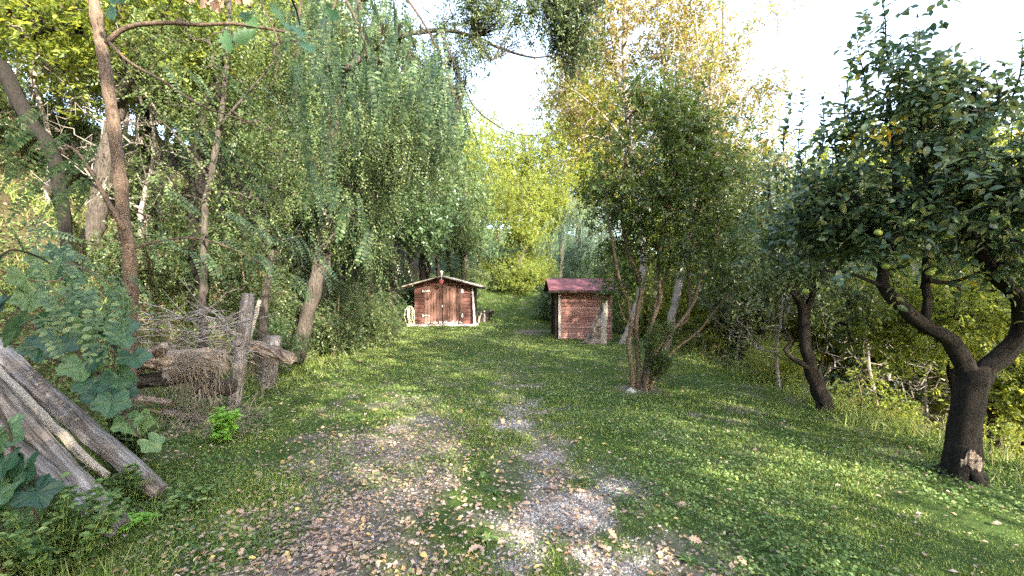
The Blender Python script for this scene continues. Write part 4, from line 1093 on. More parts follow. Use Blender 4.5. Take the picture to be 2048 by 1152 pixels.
vine_leaves = [lobed_leaf('leaf', M['leaf_vine'], 80 + k, 5, 1.05, .17, .25, .035, 40, .25) for k in range(4)]
def vine():
    rng = np.random.default_rng(81)
    t = empty('climbing_vine', P(60, 900, 3.0), 'vine with broad lobed blue green leaves climbing over the leaning logs', 'vine')
    mb = MB()
    runs = [[(30,560,3.4),(90,620,3.2),(150,700,3.1),(200,760,3.1),(250,830,3.1),(290,890,3.1)], [(0,580,3.3),(60,640,3.1),(110,720,3.1),(180,740,3.2),(260,780,3.3)], [(-10,800,2.6),(20,870,2.5),(30,940,2.5),(60,1000,2.45),(80,1060,2.5)], [(100,600,3.4),(170,640,3.3),(230,690,3.3),(270,760,3.4)], [(-20,540,3.0),(20,500,3.0),(90,520,3.3),(130,560,3.3)]]
    for r in runs:
        tube(mb, smoothline([P(*q) for q in r], .06), .007, 5)
    mb.build('stem', M['twig_dark'], t)
    spots = [(40,560,3.2,1.1),(95,545,3.3,.9),(140,560,3.35,1.),(20,620,3.0,1.3),(60,655,3.0,1.2),(110,640,3.2,1.),(150,625,3.3,1.),(35,700,3.0,1.3),(90,700,3.05,1.2),(130,690,3.1,1.1),(170,665,3.2,1.1),(205,650,3.3,1.),(110,745,3.05,1.1),(160,735,3.1,1.25),(200,715,3.15,1.1),(230,690,3.2,1.),
             (150,780,3.1,.9),(185,770,3.1,1.1),(225,760,3.2,1.),(255,740,3.3,.9),(205,800,3.1,1.),(245,790,3.25,1.1),(262,720,3.3,.9),(250,850,3.15,.95),(215,840,3.2,.8),(235,805,3.1,1.),(270,845,3.2,.9),(265,880,3.15,.8),(292,890,3.1,.7),(200,690,3.3,1.),(240,660,3.4,.9),(20,860,2.55,1.15),(45,850,2.5,1.),(15,925,2.5,1.),(55,930,2.5,.95),(30,980,2.45,.95),(65,985,2.5,1.),(75,1040,2.5,.6),(45,1030,2.5,.7),(10,990,2.45,.9),(5,880,2.5,1.2),
             (5,650,2.9,1.3),(0,760,2.9,1.1),(60,600,3.2,1.),(180,600,3.4,.9),(220,620,3.5,.8),(260,640,3.6,.8),(10,530,3.3,1.),(70,520,3.5,.9),(120,510,3.6,.9),(70,740,3.05,1.1),(245,590,3.5,.7),(30,790,2.8,.9)]
    for (px, py, dd, sc) in spots:
        if not (py + 25 < 640 + .98 * px or py > 830 + 1.2 * px): continue
        sc *= 1.08
        az = rng.uniform(-.9, .9) + (-1.2)
        p = P(px + rng.normal(0, 5), py - 22 * sc, dd)
        o = place(vine_leaves[rng.integers(0, 4)], 'leaf', p, (rng.normal(.15, .45), -.35 + rng.normal(0, .2), -.75), t, rng.normal(0, .35), sc * rng.uniform(.9, 1.15))
vine()

# ---- oak limb with dead and green leaves over the top edge
def oak():
    rng = np.random.default_rng(91)
    t = empty('oak_tree', (-6.2, .8, hz(-6.2, .8)), 'oak bough with pale dead leaves hanging into the top left', 'tree')
    mb = MB(); b = np.array((-6.2, .8, hz(-6.2, .8)))
    for pts, r0, r1 in [([b - [0,0,.2], b + [.1,0,1.5], b + [.5,.3,3.4], b + [1.0,.6,5]], .22, .12), ([b + [.1,0,1.4], (-4.6,1.6,4.6), P(150,-160,2.7), P(300,-80,2.6), P(420,-40,2.6), P(520,-60,2.6), P(640,-120,2.6)], .07, .012), ([P(420,-42,2.6), P(440,-20,2.6), P(450,10,2.6)], .008, .004), ([P(180,-130,2.7), P(215,-40,2.6), P(225,-5,2.6)], .01, .004), ([P(520,-60,2.6), P(580,-10,2.8), P(600,50,2.9)], .01, .004)]:
        q = smoothline(pts, .1); tube(mb, q, np.linspace(r0, r1, len(q)), 8, rng, .05)
    mb.build('trunk', M['bark_dark'], t, smooth=True)
    dead = [lobed_leaf('dead_leaf', M['leaf_dead'], s, kind='oak', size=.12) for s in (1, 2)]
    green = [lobed_leaf('leaf', M['leaf_oak'], s, kind='oak', size=.13) for s in (3, 4)]
    for (px, py) in [(392,-8),(410,-15),(425,-8),(440,-20),(455,-15),(470,-15),(482,-22),(497,-20),(432,-2),(448,-5),(505,-12)]:
        o = place(dead[rng.integers(0, 2)], 'dead_leaf', P(px, py - 8, 2.6), (rng.normal(0, .5), rng.normal(-.2, .2), -1), t, rng.normal(0, .7) + 1.2, rng.uniform(.8, 1.15))
    for (px, py) in [(215,-20),(228,-15),(222,10),(480,25),(510,60),(560,40),(600,80),(585,50),(540,5),(450,60),(650,20),(240,-35)]:
        place(green[rng.integers(0, 2)], 'leaf', P(px, py, 2.7), (rng.normal(.5, .5), rng.normal(-.2, .2), -1), t, rng.normal(0, .6) + 1.0, rng.uniform(.8, 1.2))
oak()

# ---- leaning robinia behind the wood pile: big weeping tree reaching over the sky gap
def big_robinia():
    rng = np.random.default_rng(101); d = 10.
    limbs = [(W([(592,720),(600,690),(615,630),(632,565),(645,500),(655,400),(665,280),(690,140),(720,0),(740,-120)], d), .17, .08, 12),
             (W([(660,340),(720,260),(790,200),(860,180)], 9.5), .07, .02, 7), (W([(690,140),(780,80),(880,60),(950,75),(1010,100),(1070,115),(1130,105)], 9.0), .07, .012, 6),
             (W([(652,430),(600,340),(540,260),(480,200)], 9.6), .06, .015, 6), (W([(645,500),(700,430),(760,380),(830,340)], 9.6), .05, .015, 6),
             (W([(880,60),(905,120),(930,180),(950,215),(985,245),(1030,268),(1080,270),(1130,258)], 8.8), .022, .005, 5), (W([(950,75),(985,120),(1010,150),(1040,138),(1060,120)], 8.8), .014, .004, 4),
             (W([(720,0),(820,-40),(940,-60),(1060,-40),(1130,20)], 9.2), .06, .015, 6), (W([(1000,95),(1040,30),(1090,-20)], 9.), .02, .008, 4), (W([(905,120),(960,85),(1000,60)], 9.), .012, .004, 4)]
    ells = [ell(640,120,9.6,110,130,1.2), ell(740,260,9.5,110,120,1.2), ell(600,300,9.8,90,110,1.1), ell(700,420,9.6,90,80,1.), ell(820,160,9.2,60,120,.9), ell(820,330,9.5,70,80,.9), ell(640,470,9.6,60,50,.8), ell(780,30,9.2,100,70,1.), ell(500,200,9.8,90,80,1.), ell(860,260,9.3,50,80,.8), ell(740,500,9.6,60,40,.7)]
    C = blobs(rng, ells, 760, .5, 9)
    def extra(r, mb, lm):
        E = [ell(1010,15,9.,60,30,.5), ell(1060,60,9.,45,35,.5), ell(960,50,9.,60,50,.5), ell(900,220,9.,40,50,.4), ell(890,280,9.,35,50,.4), ell(920,10,9,60,40,.5), ell(870,190,9.,45,60,.5), ell(880,100,9.,50,50,.5), ell(900,60,9.,55,55,.5), ell(930,110,8.9,55,45,.5), ell(985,60,9.,50,50,.4), ell(905,150,8.9,35,35,.3), ell(960,20,9.,70,30,.5)]
        C3 = blobs(r, E, 480, .55, 6)
        for c in C3:
            a = np.array([P(880,60,9.), P(950,75,9.), P(905,120,8.9), P(985,120,8.8), P(940,-60,9.2), P(930,180,8.8)])
            k = np.argmin(np.linalg.norm(a - c, axis=1)); tube(mb, [a[k], (a[k] + c) / 2 + [0, 0, .05], c], [.008, .006, .003], 3, cap=False)
        sprays(lm, r, C3, norm(C3 - P(850, 60, 9.)), ns=3, slen=.26, nl=8, L=.072, W=.028, droop=.45, cr=.12, T=T_FOLD)
        C4 = blobs(r, [ell(1110,20,9.,45,60,.5), ell(1140,70,9.,40,45,.4), ell(1080,0,9.,50,30,.4), ell(1160,10,9.,45,55,.4), ell(1150,110,9.,35,35,.4)], 200, .5, 8)
        for c in C4: tube(mb, [P(1080, 0, 9.1), (P(1080, 0, 9.1) + c) / 2 + [0, 0, .05], c], [.008, .006, .003], 3, cap=False)
        sprays(lm, r, C4, norm(C4 - P(1060, -20, 9.)), ns=4, slen=.24, nl=9, L=.085, W=.034, droop=.6, cr=.12, T=T_FOLD)
    make_tree('leaning_robinia', G(597, d), 'tall robinia with a leaning grey ridged trunk and weeping foliage behind the wood pile', 'tree', limbs, C, M['bark_grey'], M['leaf_robinia'], 102, tip=.006,
              leafkw=dict(ns=6, slen=.42, nl=14, L=.062, W=.030, droop=1.1, cr=.17, T=T_FLAT, flat=True), extra=extra)
big_robinia()

def left_tree():
    rng = np.random.default_rng(151)
    limbs = [(W([(405,520),(410,440),(420,360),(440,250),(455,120),(460,-40)], 7.6), .07, .03, 8), (W([(420,360),(360,280),(300,220)], 7.6), .03, .01, 5), (W([(440,250),(500,180),(550,120)], 7.5), .03, .01, 5)]
    limbs[0][0][0] = G(405, 7.6, -.1)
    C = blobs(rng, [ell(430,120,7.6,130,90,.9), ell(330,230,7.6,90,80,.8), ell(470,260,7.5,90,70,.8), ell(380,360,7.6,110,60,.8), ell(530,370,7.8,80,70,.8), ell(560,60,7.6,80,80,.8), ell(310,80,7.8,70,80,.7), ell(500,460,7.8,90,40,.7)], 330, .6, 7)
    make_tree('ash_tree', G(405, 7.6), 'slim feathery leaved tree on the bank between the sapling and the leaning robinia', 'tree', limbs, C, M['bark_grey'], M['leaf_mid'], 152, tip=.005,
              leafkw=dict(ns=4, slen=.30, nl=11, L=.062, W=.028, droop=.7, cr=.16, T=T_FLAT, flat=True))
left_tree()

# ---- prototypes for the surrounding wood
def proto(kind, seed):
    rng = np.random.default_rng(seed); mb = MB(); lm = MB()
    if kind == 'broad':
        Ht = 9.5; trunk = [np.array((0, 0, -.3)), np.array((.1, 0, 1.5)), np.array((-.15, .1, 3.2)), np.array((.1, -.1, 5.5)), np.array((0, 0, 8))]
        ells = [((0, 0, 6.2), (2.6, 2.6, 3.2)), ((1.2, .5, 4.2), (1.6, 1.6, 1.5)), ((-1.4, -.3, 4.6), (1.5, 1.6, 1.6)), ((0, -1.4, 4.4), (1.5, 1.3, 1.5)), ((.3, 1.0, 4.4), (1.4, 1.4, 1.4))]
        C = blobs(rng, ells, 420, .5, 10); limbs = [(trunk, .17, .04, 9), ([(0, 0, 2.8), (.8, .3, 4.2), (1.6, .5, 5.6)], .08, .03, 6), ([(-.1, .1, 3.4), (-1., -.4, 4.8), (-1.6, -.5, 6.2)], .08, .03, 6)]
        kw = dict(ns=6, slen=.42, nl=13, L=.105, W=.058, droop=.35, cr=.26, T=T_FLAT)
    elif kind == 'tall':
        trunk = [(0, 0, -.3), (.15, 0, 3), (-.1, .1, 6), (.2, 0, 9.5), (0, .1, 13)]
        ells = [((0, 0, 10.5), (2.2, 2.2, 3.5)), ((.8, .3, 7.5), (1.8, 1.8, 1.6)), ((-1, 0, 8), (1.6, 1.6, 1.8)), ((0, -.6, 6.2), (1.5, 1.3, 1.2))]
        C = blobs(rng, ells, 360, .55, 8); limbs = [(trunk, .16, .03, 9), ([(.0, 0, 5.), (.9, .3, 7.2), (1.5, .5, 9.5)], .07, .02, 6), ([(-.1, .1, 6.4), (-1., -.3, 8.4), (-1.4, -.4, 11)], .06, .02, 6)]
        kw = dict(ns=5, slen=.40, nl=11, L=.10, W=.055, droop=.3, cr=.24, T=T_FLAT)
    elif kind == 'bush':
        trunk = [(0, 0, -.2), (0, .05, .8), (.1, 0, 1.6), (0, 0, 2.4)]
        ells = [((0, 0, 1.6), (1.4, 1.4, 1.4)), ((.9, 0, .9), (.9, .9, .8)), ((-.9, .1, 1.), (.9, .9, .9)), ((0, -.8, .8), (.9, .7, .8))]
        C = blobs(rng, ells, 240, .5, 9); limbs = [(trunk, .05, .015, 6), ([(0, 0, 0), (.5, .1, .9), (.9, .2, 1.6)], .03, .012, 5), ([(0, 0, 0), (-.5, -.1, .9), (-.9, -.2, 1.7)], .03, .012, 5)]
        kw = dict(ns=6, slen=.26, nl=10, L=.075, W=.042, droop=.2, cr=.15, T=T_FLAT)
    elif kind == 'weep':
        trunk = [(0, 0, -.3), (.1, 0, 1.8), (.3, .1, 3.6), (.2, 0, 5.4)]
        ells = [((.2, 0, 5.0), (1.7, 1.7, 1.5)), ((-.6, -.3, 4.0), (1.2, 1.2, 1.4)), ((1.1, -.2, 4.0), (1.1, 1.2, 1.4))]
        C = blobs(rng, ells, 200, .5, 8); limbs = [(trunk, .10, .03, 8)]
        kw = dict(ns=4, slen=.75, nl=26, L=.10, W=.024, droop=1.5, cr=.2, T=T_FLAT, flat=True)
    C2, D2 = colonise(mb, rng, [tuple([[np.array(p, float) for p in l[0]]] + list(l[1:])) for l in limbs], C, tip=.010 if kind != 'bush' else .006)
    sprays(lm, rng, C2, D2, **kw)
    return mb.mesh('trunk', None, True), lm.mesh('crown', None)
PR = {k: [proto(k, s) for s in ss] for k, ss in {'broad': (201, 202, 203), 'tall': (211, 212), 'bush': (221, 222, 223), 'weep': (231,)}.items()}
_rt = np.random.default_rng(301)
cache = {}
def with_mat(me, m):
    key = (me.name, m.name)
    if key not in cache:
        c = me.copy(); c.materials.clear(); c.materials.append(m); cache[key] = c
    return cache[key]
def wood_tree(kind, x, y, sc, leaf, bark, name, label, group, zoff=0, lean=0.06, sz=None, cat=None):
    k = int(_rt.integers(0, len(PR[kind]))); tm, cm = PR[kind][k]
    o = empty(name, (x, y, hz(x, y) + zoff), label, cat or ('bush' if kind == 'bush' else 'tree'), group)
    o.rotation_euler = (_rt.normal(0, lean), _rt.normal(0, lean), _rt.uniform(0, 6.28))
    s = sc * _rt.uniform(.92, 1.08); o.scale = (s, s, s * (sz or _rt.uniform(.92, 1.1)))
    a = bpy.data.objects.new('stem' if kind == 'bush' else 'trunk', tm); a2 = bpy.data.objects.new('foliage' if kind == 'bush' else 'crown', cm)
    for ob, m in ((a, bark), (a2, leaf)):
        ob.data = ob.data; COL.objects.link(ob); ob.parent = o
        if not ob.data.materials: ob.data.materials.append(None)
        ob.material_slots[0].link = 'OBJECT'; ob.material_slots[0].material = m
    a2['kind'] = 'stuff'
    return o

def bare_proto(seed):
    rng = np.random.default_rng(seed); mb = MB()
    C = blobs(rng, [((0, 0, 3.4), (1.5, 1.5, 1.9)), ((.6, .3, 2.2), (1.2, 1.2, 1.1))], 190, .6, 6)
    colonise(mb, rng, [([np.array(p, float) for p in [(0, 0, -.3), (.1, 0, 1.2), (-.1, .1, 2.6), (.1, 0, 4.4)]], .06, .012, 7)], C, tip=.006, bend=.3, wander=1.4)
    return mb.mesh('trunk', None)
def bare_trees():
    r = np.random.default_rng(77); me = [bare_proto(1), bare_proto(2)]
    for k, (px, d, sc, lab) in enumerate([(290,9.0,1.0,'leafless grey twiggy tree just right of the robinia sapling'),(330,11.5,1.2,'leafless twiggy tree behind the first, on the hillside'),(90,9,1.0,'leafless twiggy tree at the far left of the hillside'),(450,12,1.0,'leafless twiggy tree above the brush heap'),(540,13,1.1,'leafless twiggy tree left of the leaning robinia'),(1480,12.5,.8,'leafless pale shrub at the edge of the drop'),(1500,16,1.3,'leafless twiggy tree in the valley left of the crooked tree'),(1750,9,.9,'leafless twiggy shrub between the crooked tree and the apple tree'),(1560,8.2,.6,'small leafless shrub beside the crooked tree'),(1850,9,.9,'leafless twiggy tree just left of the apple trunk, beyond it'),(1430,22,1.8,'tall leafless tree behind the pale trunks')]):
        x = (px - 1024) / FPX * d
        o = link('bare_tree', me[k % 2]); o.location = (x, d, hz(x, d)); o.rotation_euler = (0, 0, r.uniform(0, 6)); o.scale = (sc,) * 3
        o.data = me[k % 2]
        if not o.data.materials: o.data.materials.append(M['twig'])
        tag(o, lab, 'tree')
bare_trees()
def woods():
    r = _rt
    Lb, Lm, Ld, Lr, La = M['leaf_bright'], M['leaf_mid'], M['leaf_dark'], M['leaf_robinia'], M['leaf_autumn']
    # left hillside
    g = 'trees of the wood on the left hillside'
    spots = []
    for y in np.arange(9, 34, 3.4):
        for x in np.arange(-7.5, -30, -3.6):
            xx = x + r.uniform(-1.2, 1.2); yy = y + r.uniform(-1.2, 1.2)
            if xx > edge_left(yy) - 2.0 or xx < -1.35 * yy - 2: continue
            if abs(xx + 4.8) < 1.5 and yy < 12: continue
            spots.append((xx, yy))
    for (x, y) in spots:
        lit = r.random() < .5
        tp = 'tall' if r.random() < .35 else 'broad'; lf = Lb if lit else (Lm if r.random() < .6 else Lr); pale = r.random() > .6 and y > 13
        lab = ('slender ' if tp == 'tall' else 'spreading ') + {Lb.name: 'yellow green', Lm.name: 'mid green', Lr.name: 'deep green'}[lf.name] + ' tree with a ' + ('pale' if pale else 'grey') + ' trunk on the ' + ('near' if y < 16 else 'middle' if y < 25 else 'far') + ' left hillside'
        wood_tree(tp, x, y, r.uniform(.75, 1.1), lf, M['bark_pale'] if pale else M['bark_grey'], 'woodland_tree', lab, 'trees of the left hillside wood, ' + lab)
    # behind the sheds
    g = 'sunlit trees closing the far end of the clearing'
    tone = {Lb.name: 'yellow green', Lm.name: 'mid green', Ld.name: 'dark green', Lr.name: 'deep green', La.name: 'reddish tinged'}
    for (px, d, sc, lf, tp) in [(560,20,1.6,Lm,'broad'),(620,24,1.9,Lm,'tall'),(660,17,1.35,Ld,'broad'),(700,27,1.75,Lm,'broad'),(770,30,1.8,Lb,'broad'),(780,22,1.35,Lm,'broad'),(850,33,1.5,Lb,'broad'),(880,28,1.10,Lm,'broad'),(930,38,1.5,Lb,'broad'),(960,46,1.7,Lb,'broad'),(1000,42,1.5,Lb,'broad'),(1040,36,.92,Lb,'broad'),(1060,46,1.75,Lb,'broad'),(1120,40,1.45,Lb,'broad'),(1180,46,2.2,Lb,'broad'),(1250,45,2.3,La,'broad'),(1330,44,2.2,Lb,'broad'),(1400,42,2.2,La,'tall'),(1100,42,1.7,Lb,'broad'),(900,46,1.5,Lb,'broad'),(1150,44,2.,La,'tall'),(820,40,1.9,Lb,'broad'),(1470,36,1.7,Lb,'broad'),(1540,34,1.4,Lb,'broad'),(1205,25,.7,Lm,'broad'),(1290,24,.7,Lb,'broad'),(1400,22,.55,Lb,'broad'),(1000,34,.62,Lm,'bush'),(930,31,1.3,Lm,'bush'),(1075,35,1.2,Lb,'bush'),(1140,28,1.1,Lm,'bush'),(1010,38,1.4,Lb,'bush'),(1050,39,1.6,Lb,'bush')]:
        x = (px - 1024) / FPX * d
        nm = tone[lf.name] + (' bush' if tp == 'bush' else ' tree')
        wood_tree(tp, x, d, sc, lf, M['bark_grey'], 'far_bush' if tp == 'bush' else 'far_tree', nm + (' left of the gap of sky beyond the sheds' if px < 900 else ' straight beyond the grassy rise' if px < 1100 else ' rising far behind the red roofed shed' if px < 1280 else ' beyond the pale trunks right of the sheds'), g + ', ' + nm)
    # darker trees over the left shed
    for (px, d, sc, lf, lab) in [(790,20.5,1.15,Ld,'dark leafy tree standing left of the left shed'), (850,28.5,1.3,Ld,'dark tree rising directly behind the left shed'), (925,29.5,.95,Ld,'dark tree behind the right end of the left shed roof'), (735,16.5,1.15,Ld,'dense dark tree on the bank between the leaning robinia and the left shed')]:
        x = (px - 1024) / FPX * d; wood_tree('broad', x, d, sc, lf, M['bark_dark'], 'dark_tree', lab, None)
    wood_tree('weep', (1150 - 1024) / FPX * 22.5, 22.5, 1.0, M['leaf_blue'], M['bark_dark'], 'weeping_tree', 'blue green weeping tree behind the red roofed shed', None)
    wood_tree('bush', (1110 - 1024) / FPX * 24, 24, 1.1, Ld, M['bark_dark'], 'dark_bush', 'dark spreading bush behind the red roofed shed', None)
    wood_tree('bush', (1180 - 1024) / FPX * 21.5, 21.5, 1.2, Ld, M['bark_dark'], 'dark_bush', 'dark bush touching the back of the red roofed shed', None)
    wood_tree('bush', (1040 - 1024) / FPX * 33, 33, 1.2, Lb, M['bark_grey'], 'bright_bush', 'bright sunlit bush at the top of the grassy rise', None)
    # right valley
    g = 'trees in the valley on the right'
    for y in np.arange(7, 33, 3.6):
        for x in np.arange(7.5, 34, 3.8):
            xx = x + r.uniform(-1.2, 1.2); yy = y + r.uniform(-1.3, 1.3)
            if xx > 1.35 * yy + 2 or xx < 5.6: continue
            dist = math.hypot(xx, yy)
            top = CAMZ + dist * r.uniform(.22, .32); sc = np.clip((top - hz(xx, yy)) / 9.8, .35, 1.5)
            if yy > 19 and xx / yy < .60: sc *= .55
            lf = [Lb, Lm, Lb, Lb, Lr][int(r.integers(0, 5))]
            lab = {Lb.name: 'yellow green', Lm.name: 'mid green', Lr.name: 'deep green'}[lf.name] + ' valley tree ' + ('behind the apple tree' if xx / yy > .85 else 'behind the crooked tree' if xx / yy > .55 else 'beyond the pale trunks') + (', nearest rows' if dist < 16 else ', middle rows' if dist < 26 else ', farthest rows')
            wood_tree('broad', xx, yy, sc, lf, M['bark_dark'], 'valley_tree', lab, 'trees in the right valley, ' + lab)
    # wood behind and to the right of the viewer, which shades the clearing
    g = 'trees behind the viewer'
    for (x, y, sc) in [(11.3,.3,-1.6),(7.0,-5.8,-1.0),(4.2,-7.5,-1.05),(10.8,-4.8,-1.5),(3.0,-9.0,1.3),(-1.5,-9,1.3),(5,-13,1.5),(17,-9,1.4),(-6,-9,1.2),(1,-13,1.6)]:
        wood_tree('broad' if sc > 0 else 'tall', x, y, abs(sc), Lm, M['bark_dark'], 'shade_tree', 'leafy tree behind the viewer', g)
    # bushes on the banks
    rows = [(665,11.8,.62,M['leaf_robinia'],'round green bush at the foot of the leaning robinia'),(700,13.5,.75,Lm,'loose green bush on the bank half way to the left shed'),(735,16,.75,Lr,'green bush near the left shed, right of the loose one'),(762,20,.75,Ld,'grey green bush left of the hose and the left shed'),(800,24.5,.8,Ld,'dark bush behind the hose, against the left shed wall'),(545,9.0,.42,Ld,'dark bush with small leaves behind the short broken post'),(480,9.5,.7,Lr,'leafy bush behind the wooden post'),(430,10.5,.8,Lm,'mid green bush above the brush heap'),(610,13,.8,Lr,'bush behind the leaning robinia trunk'),
            (1420,14.5,.5,Lb,'green bush at the edge of the drop, right of the pale leaning trunk'),(1500,11,.55,Lm,'low bush on the slope edge'),(1360,17,.8,Lb,'bright bush behind the pale trunks'),(1560,9,.45,Lb,'small yellow green bush left of the crooked tree'),(1720,8.5,.6,Lb,'green bush right of the crooked tree'),(1680,10.5,.85,M['leaf_blue'],'tall bluish leafy bush behind the crooked tree'),(1800,8.5,.5,Lb,'green bush just beyond the grass left of the apple trunk'),(2040,7,.6,Lb,'green bush right of the apple trunk'),(1290,19,.9,Lb,'yellow green bush right of the red roofed shed')]
    for (px, d, sc, lf, lab) in rows:
        wood_tree('bush', (px - 1024) / FPX * d, d, sc, lf, M['bark_shrub'], 'bush', lab, None)
    for (px, d, sc, lf, lab) in [(300,8.2,.6,Lr,'bush on the bank above the brush heap'),(40,10.5,.8,Lm,'bush high on the bank at the left edge'),(380,11,.8,Lm,'bush on the bank below the pale thin trunks')]:
        wood_tree('bush', (px - 1024) / FPX * d, d, sc, lf, M['bark_shrub'], 'bush', lab, None)
woods()

# ---- tall pale trunked trees on the right of the gap
def pale_trees():
    rng = np.random.default_rng(401)
    d = 15.5
    limbs = [(W([(1238,705),(1262,650),(1283,580),(1285,480),(1270,380),(1262,280),(1252,190),(1248,100),(1252,0),(1250,-140)], d), .13, .06, 10),
             (W([(1256,230),(1240,170),(1228,100),(1222,40),(1226,-60)], d), .07, .03, 7), (W([(1270,380),(1310,280),(1345,200),(1385,110),(1420,20)], 15.2), .08, .02, 6),
             (W([(1262,300),(1215,240),(1160,190),(1120,170)], 15.2), .05, .015, 6), (W([(1300,300),(1330,160),(1320,20)], 15.5), .05, .02, 6)]
    C = blobs(rng, [ell(1180,60,15.5,80,80,1.4), ell(1250,60,15.5,110,110,1.8), ell(1160,180,15.3,70,90,1.3), ell(1330,80,15.5,100,110,1.6), ell(1200,-60,15.5,120,80,1.8), ell(1330,230,15.8,100,80,1.5), ell(1130,270,16,50,60,1.), ell(1125,170,15.6,45,70,1.), ell(1110,230,16,35,40,.8), ell(1230,180,16,90,80,1.3)], 980, .55, 8)
    make_tree('pale_trunk_tree', G(1240, d), 'tall sunlit tree with a pale leaning trunk just right of the red roofed shed', 'tree', limbs, C, M['bark_pale'], M['leaf_autumn'], 402, tip=.012,
              leafkw=dict(ns=4, slen=.32, nl=8, L=.10, W=.055, droop=.25, cr=.2, T=T_FLAT))
    d = 14.
    limbs = [(W([(1328,715),(1338,670),(1350,610),(1368,520),(1390,400),(1410,300),(1420,200),(1425,120),(1438,40)], d), .145, .05, 10),
             (W([(1400,340),(1440,260),(1480,200),(1530,170)], d), .05, .012, 6), (W([(1412,290),(1450,200),(1470,140),(1480,90)], d), .04, .012, 5), (W([(1390,400),(1350,320),(1340,200),(1350,60)], 14.3), .06, .02, 6),
             (W([(1380,450),(1440,380),(1500,300),(1560,260)], 13.8), .05, .015, 5), (W([(1420,220),(1400,120),(1390,20)], 14), .04, .015, 5), (W([(1440,380),(1500,350),(1550,330)], 13.6), .02, .008, 4), (W([(1430,400),(1490,400),(1540,420)], 13.6), .02, .008, 4)]
    C = blobs(rng, [ell(1420,150,14,80,80,1.3), ell(1500,220,14,60,60,1.), ell(1400,260,14.3,90,80,1.3), ell(1520,310,13.8,60,60,1.), ell(1450,330,14,90,70,1.3), ell(1370,50,14.5,50,70,1.), ell(1540,170,14,25,22,.5)], 600, .55, 7)
    def extra(r, mb, lm):
        for k in range(90):      # bare pale twigs
            a = P(r.uniform(1330, 1500), r.uniform(100, 380), r.uniform(13.2, 14)); u = norm(np.array([r.normal(.5, .6), r.normal(0, .3), r.uniform(.2, 1.2)])); L = r.uniform(.6, 1.8)
            q = [a]
            for s in range(5): u = norm(u + r.normal(0, .15, 3)); q.append(q[-1] + u * L / 5)
            tube(mb, q, np.linspace(.012, .004, 6), 4, cap=False)
    make_tree('pale_trunk_tree', G(1330, d), 'tall sunlit tree with bare pale twigs standing at the edge of the drop', 'tree', limbs, C, M['bark_pale'], M['leaf_autumn'], 403, tip=.012,
              leafkw=dict(ns=4, slen=.3, nl=8, L=.09, W=.05, droop=.25, cr=.2, T=T_FLAT), extra=extra)
    # thin pale trunks on the left hillside
    labs = ['thin pale dead trunk left of three on the hillside', 'thin pale dead trunk in the middle of three on the hillside', 'short pale dead trunk right of three on the hillside']
    for k, (px, p0, p1) in enumerate([(300,425,300),(335,420,320),(403,420,350)]):
        d = 13.; b = P(px, p0, d); b[2] = hz(b[0], b[1]) - .1; tp = P(px + 6 - 4 * k, p1, d); tp[2] = max(tp[2], b[2] + 1.0)
        mb = MB(); q = smoothline([b, (b + tp) / 2 + [.05, 0, 0], tp], .15); tube(mb, q, np.linspace(.10, .07, len(q)), 8, rng, .06)
        tag(mb.build('dead_trunk', M['bark_pale']), labs[k], 'tree trunk', 'thin pale dead trunks')
    # dark leaning trunks upper left
    for (pts, d, r0, r1, lab) in [([(395,330),(400,260),(420,205),(440,165),(455,60)], 9., .17, .12, 'leaning dark grey trunk in the wood behind the robinia sapling'), ([(-60,120),(0,130),(30,190),(70,260),(110,320),(150,420)], 7., .11, .07, 'dark mossy trunk slanting in from the left edge'), ([(345,-20),(310,60),(300,120),(290,240),(300,420)], 10., .14, .12, 'dark crooked trunk at the top left behind the sapling')]:
        q = W(pts, d); 
        if pts[0][1] > pts[-1][1]: q[0] = np.array((q[0][0], q[0][1], hz(q[0][0], q[0][1]) - .2))
        else: q[-1] = np.array((q[-1][0], q[-1][1], hz(q[-1][0], q[-1][1]) - .2))
        q = smoothline(q, .2); mb = MB(); tube(mb, q, np.linspace(r0, r1, len(q)), 10, rng, .08)
        tag(mb.build('bare_tree', M['bark_black'], smooth=True), lab, 'tree')
    # stems beside the post
    b = G(522, 8.2, -.1); mb = MB(); q = smoothline([b, P(526, 660, 8.3), P(532, 590, 8.35), P(545, 500, 8.5)], .15)
    tube(mb, q, np.linspace(.10, .04, len(q)), 9, rng, .16); tag(mb.build('ivy_stem', M['bark_grey']), 'thick brown ivy covered stem just right of the post', 'stem')
pale_trees()

# ------------------------------------------------------------------ small plants
def herb(name, px, d, label, leafm, n, hgt, spread, L, W_, seed, T=T_OVAL, cat='plant', group=None, xyz=None):
    rng = np.random.default_rng(seed); b = G(px, d) if xyz is None else np.array(xyz)
    t = empty(name, b, label, cat, group); st = MB(); lf = MB()
    for k in range(n):
        a = rng.uniform(0, 6.28); rr = rng.uniform(0, spread); tp = b + [np.cos(a) * rr, np.sin(a) * rr, hgt * rng.uniform(.5, 1)]
        b0 = b + (tp - b) * [.35, .35, 0]; q = smoothline([b0 - [0, 0, .02], (b0 + tp) / 2 + [0, 0, .02], tp], .04)
        tube(st, q, np.linspace(.004, .002, len(q)), 4)
        m = max(8, len(q) * 4); idx = rng.integers(1, len(q), m)
        az = rng.uniform(0, 6.28, m); D = np.stack([np.cos(az), np.sin(az), rng.uniform(-.2, .5, m)], 1)
        LL = L * rng.uniform(.6, 1.2, m); put(lf, T, q[idx], D, np.tile([0, 0, 1.], (m, 1)) + rng.normal(0, .3, (m, 3)), LL, LL * W_ / L)
    st.build('stem', M['stem_green'], t); o = lf.build('foliage', leafm, t); o['kind'] = 'stuff'
    return t
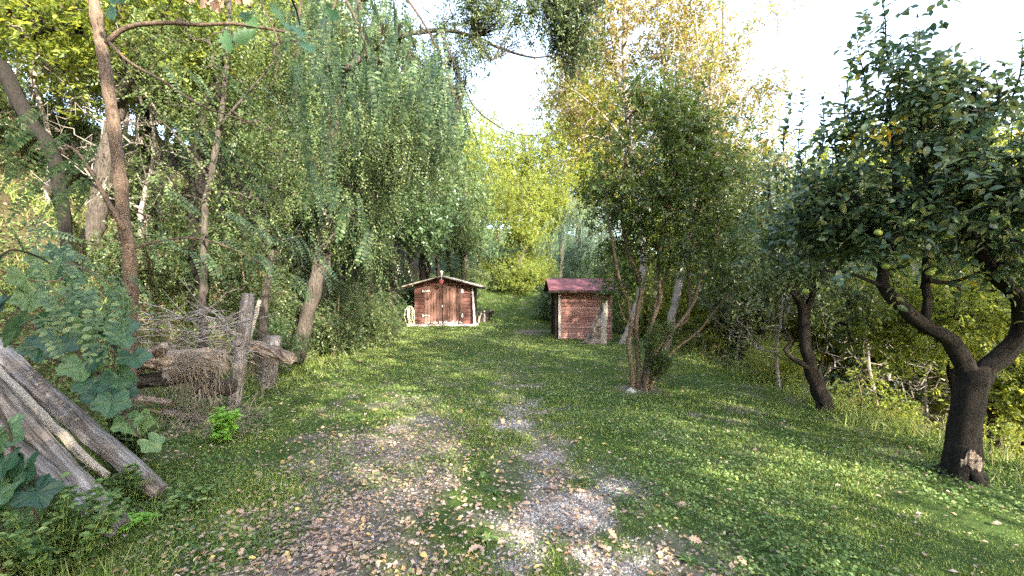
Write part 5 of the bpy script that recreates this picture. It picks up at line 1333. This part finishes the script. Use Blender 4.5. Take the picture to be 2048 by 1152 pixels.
herb('seedling', 437, 5.2, 'bright lime green seedling growing in front of the wood pile', M['leaf_lime'], 12, .34, .16, .085, .055, 501, xyz=P(437, 880, 4.7))
herb('broadleaf_weed', 60, 2.6, 'leafy green weed at the bottom left corner under the vine', M['clover'], 46, .42, .34, .05, .034, 502, xyz=(-2.55, 2.55, .02))
herb('broadleaf_weed', 250, 4.0, 'leafy weed hiding the foot of the robinia sapling', M['leaf_robinia'], 40, .6, .3, .055, .04, 506, xyz=(-3.35, 3.95, .02))
herb('broadleaf_weed', 265, 3.0, 'round leaved bright weed at the foot of the split log', M['leaf_lime'], 8, .09, .12, .05, .04, 503, xyz=P(268, 1060, 3.0))
herb('broadleaf_weed', 270, 3.3, 'small leaved weed growing between the ends of the two leaning logs', M['clover'], 30, .26, .2, .04, .028, 504, xyz=P(262, 1000, 3.3))
herb('broadleaf_weed', 350, 3.5, 'leafy weed just right of the grey log end', M['clover'], 26, .14, .28, .04, .03, 505, xyz=P(370, 1010, 3.35))
for k, (px, py, lab) in enumerate([(975, 1085, 'dandelion rosette near the bottom centre of the track'), (990, 985, 'grey green rosette weed in the middle of the track'), (965, 955, 'round leaved rosette just beyond the grey green one'), (1380, 1120, 'rosette weed in the grass at the bottom right of the gravel')]):
    d = CAMZ / ((py - 576) / FPX); b = G(px, d, .01); rng = np.random.default_rng(520 + k)
    t = empty('rosette_weed', b, lab, 'weed', 'rosette weeds in the track'); n = 15
    az = np.arange(n) * 2.4; me = MB(); LL = rng.uniform(.05, .10, n)
    put(me, T_OVAL, np.tile(b, (n, 1)), np.stack([np.cos(az), np.sin(az), rng.uniform(.05, .55, n)], 1), np.tile([0, 0, 1.], (n, 1)), LL, LL * .28)
    me.build('rosette', M['clover'], t); mm = MB(); tube(mm, [b - [0, 0, .03], b + [0, 0, .012]], .006, 5); mm.build('root_crown', M['stem_green'], t)

# the largest fallen oak leaves on the track, one by one
def big_leaves():
    rng = np.random.default_rng(601)
    lv = [lobed_leaf('fallen_leaf', M['leaf_dead'], s, kind='oak', size=.075) for s in (1, 2, 5)]
    M['leaf_yellowfall'] = leaf_mat('leaf_yellowfall', [(.5,.36,.06),(.55,.42,.12),(.5,.22,.05)], rough=.7, trans=.1)
    oval = MB(); put(oval, T_OVAL, np.zeros((1, 3)), np.array([[1., 0, 0]]), np.array([[0, 0, 1.]]), .05, .026); lv.append(oval.mesh('fallen_leaf', M['leaf_yellowfall']))
    k = 0
    while k < 130:
        y = math.exp(rng.uniform(math.log(2.45), math.log(5.6))); x = rng.uniform(-2.3, 1.5)
        if x > .9 and rng.random() < .7: continue
        i = int(rng.integers(0, 4)) if k % 3 else 3
        o = bpy.data.objects.new('fallen_leaf', lv[i]); COL.objects.link(o)
        o.location = (x, y, hz(x, y) + .022); o.rotation_euler = (rng.normal(0, .35), rng.normal(0, .35), rng.uniform(0, 6.28)); s = rng.uniform(.65, 1.2); o.scale = (s, s, s)
        tag(o, 'yellow oval fallen leaf on the track' if i == 3 else 'pale brown lobed fallen leaf on the track', 'leaf', 'yellow fallen leaves' if i == 3 else 'fallen oak leaves')
        k += 1
big_leaves()

def name_rows():
    byl = {}
    for o in COL.objects:
        if o.parent is None and o.get('category') in ('tree', 'bush') and o.name.split('.')[0] != 'shade_tree': byl.setdefault(o['label'], []).append(o)
    words_ = ['first', 'second', 'third', 'fourth', 'fifth', 'sixth', 'seventh', 'eighth', 'ninth', 'tenth']
    for lab, os_ in byl.items():
        if len(os_) > 1:
            for w_, o in zip(words_, sorted(os_, key=lambda o: o.location.x / max(1, o.location.y))): o['label'] = lab + ', ' + w_ + ' from left'
name_rows()
print('tris', sum(len(m.polygons) for m in bpy.data.meshes))
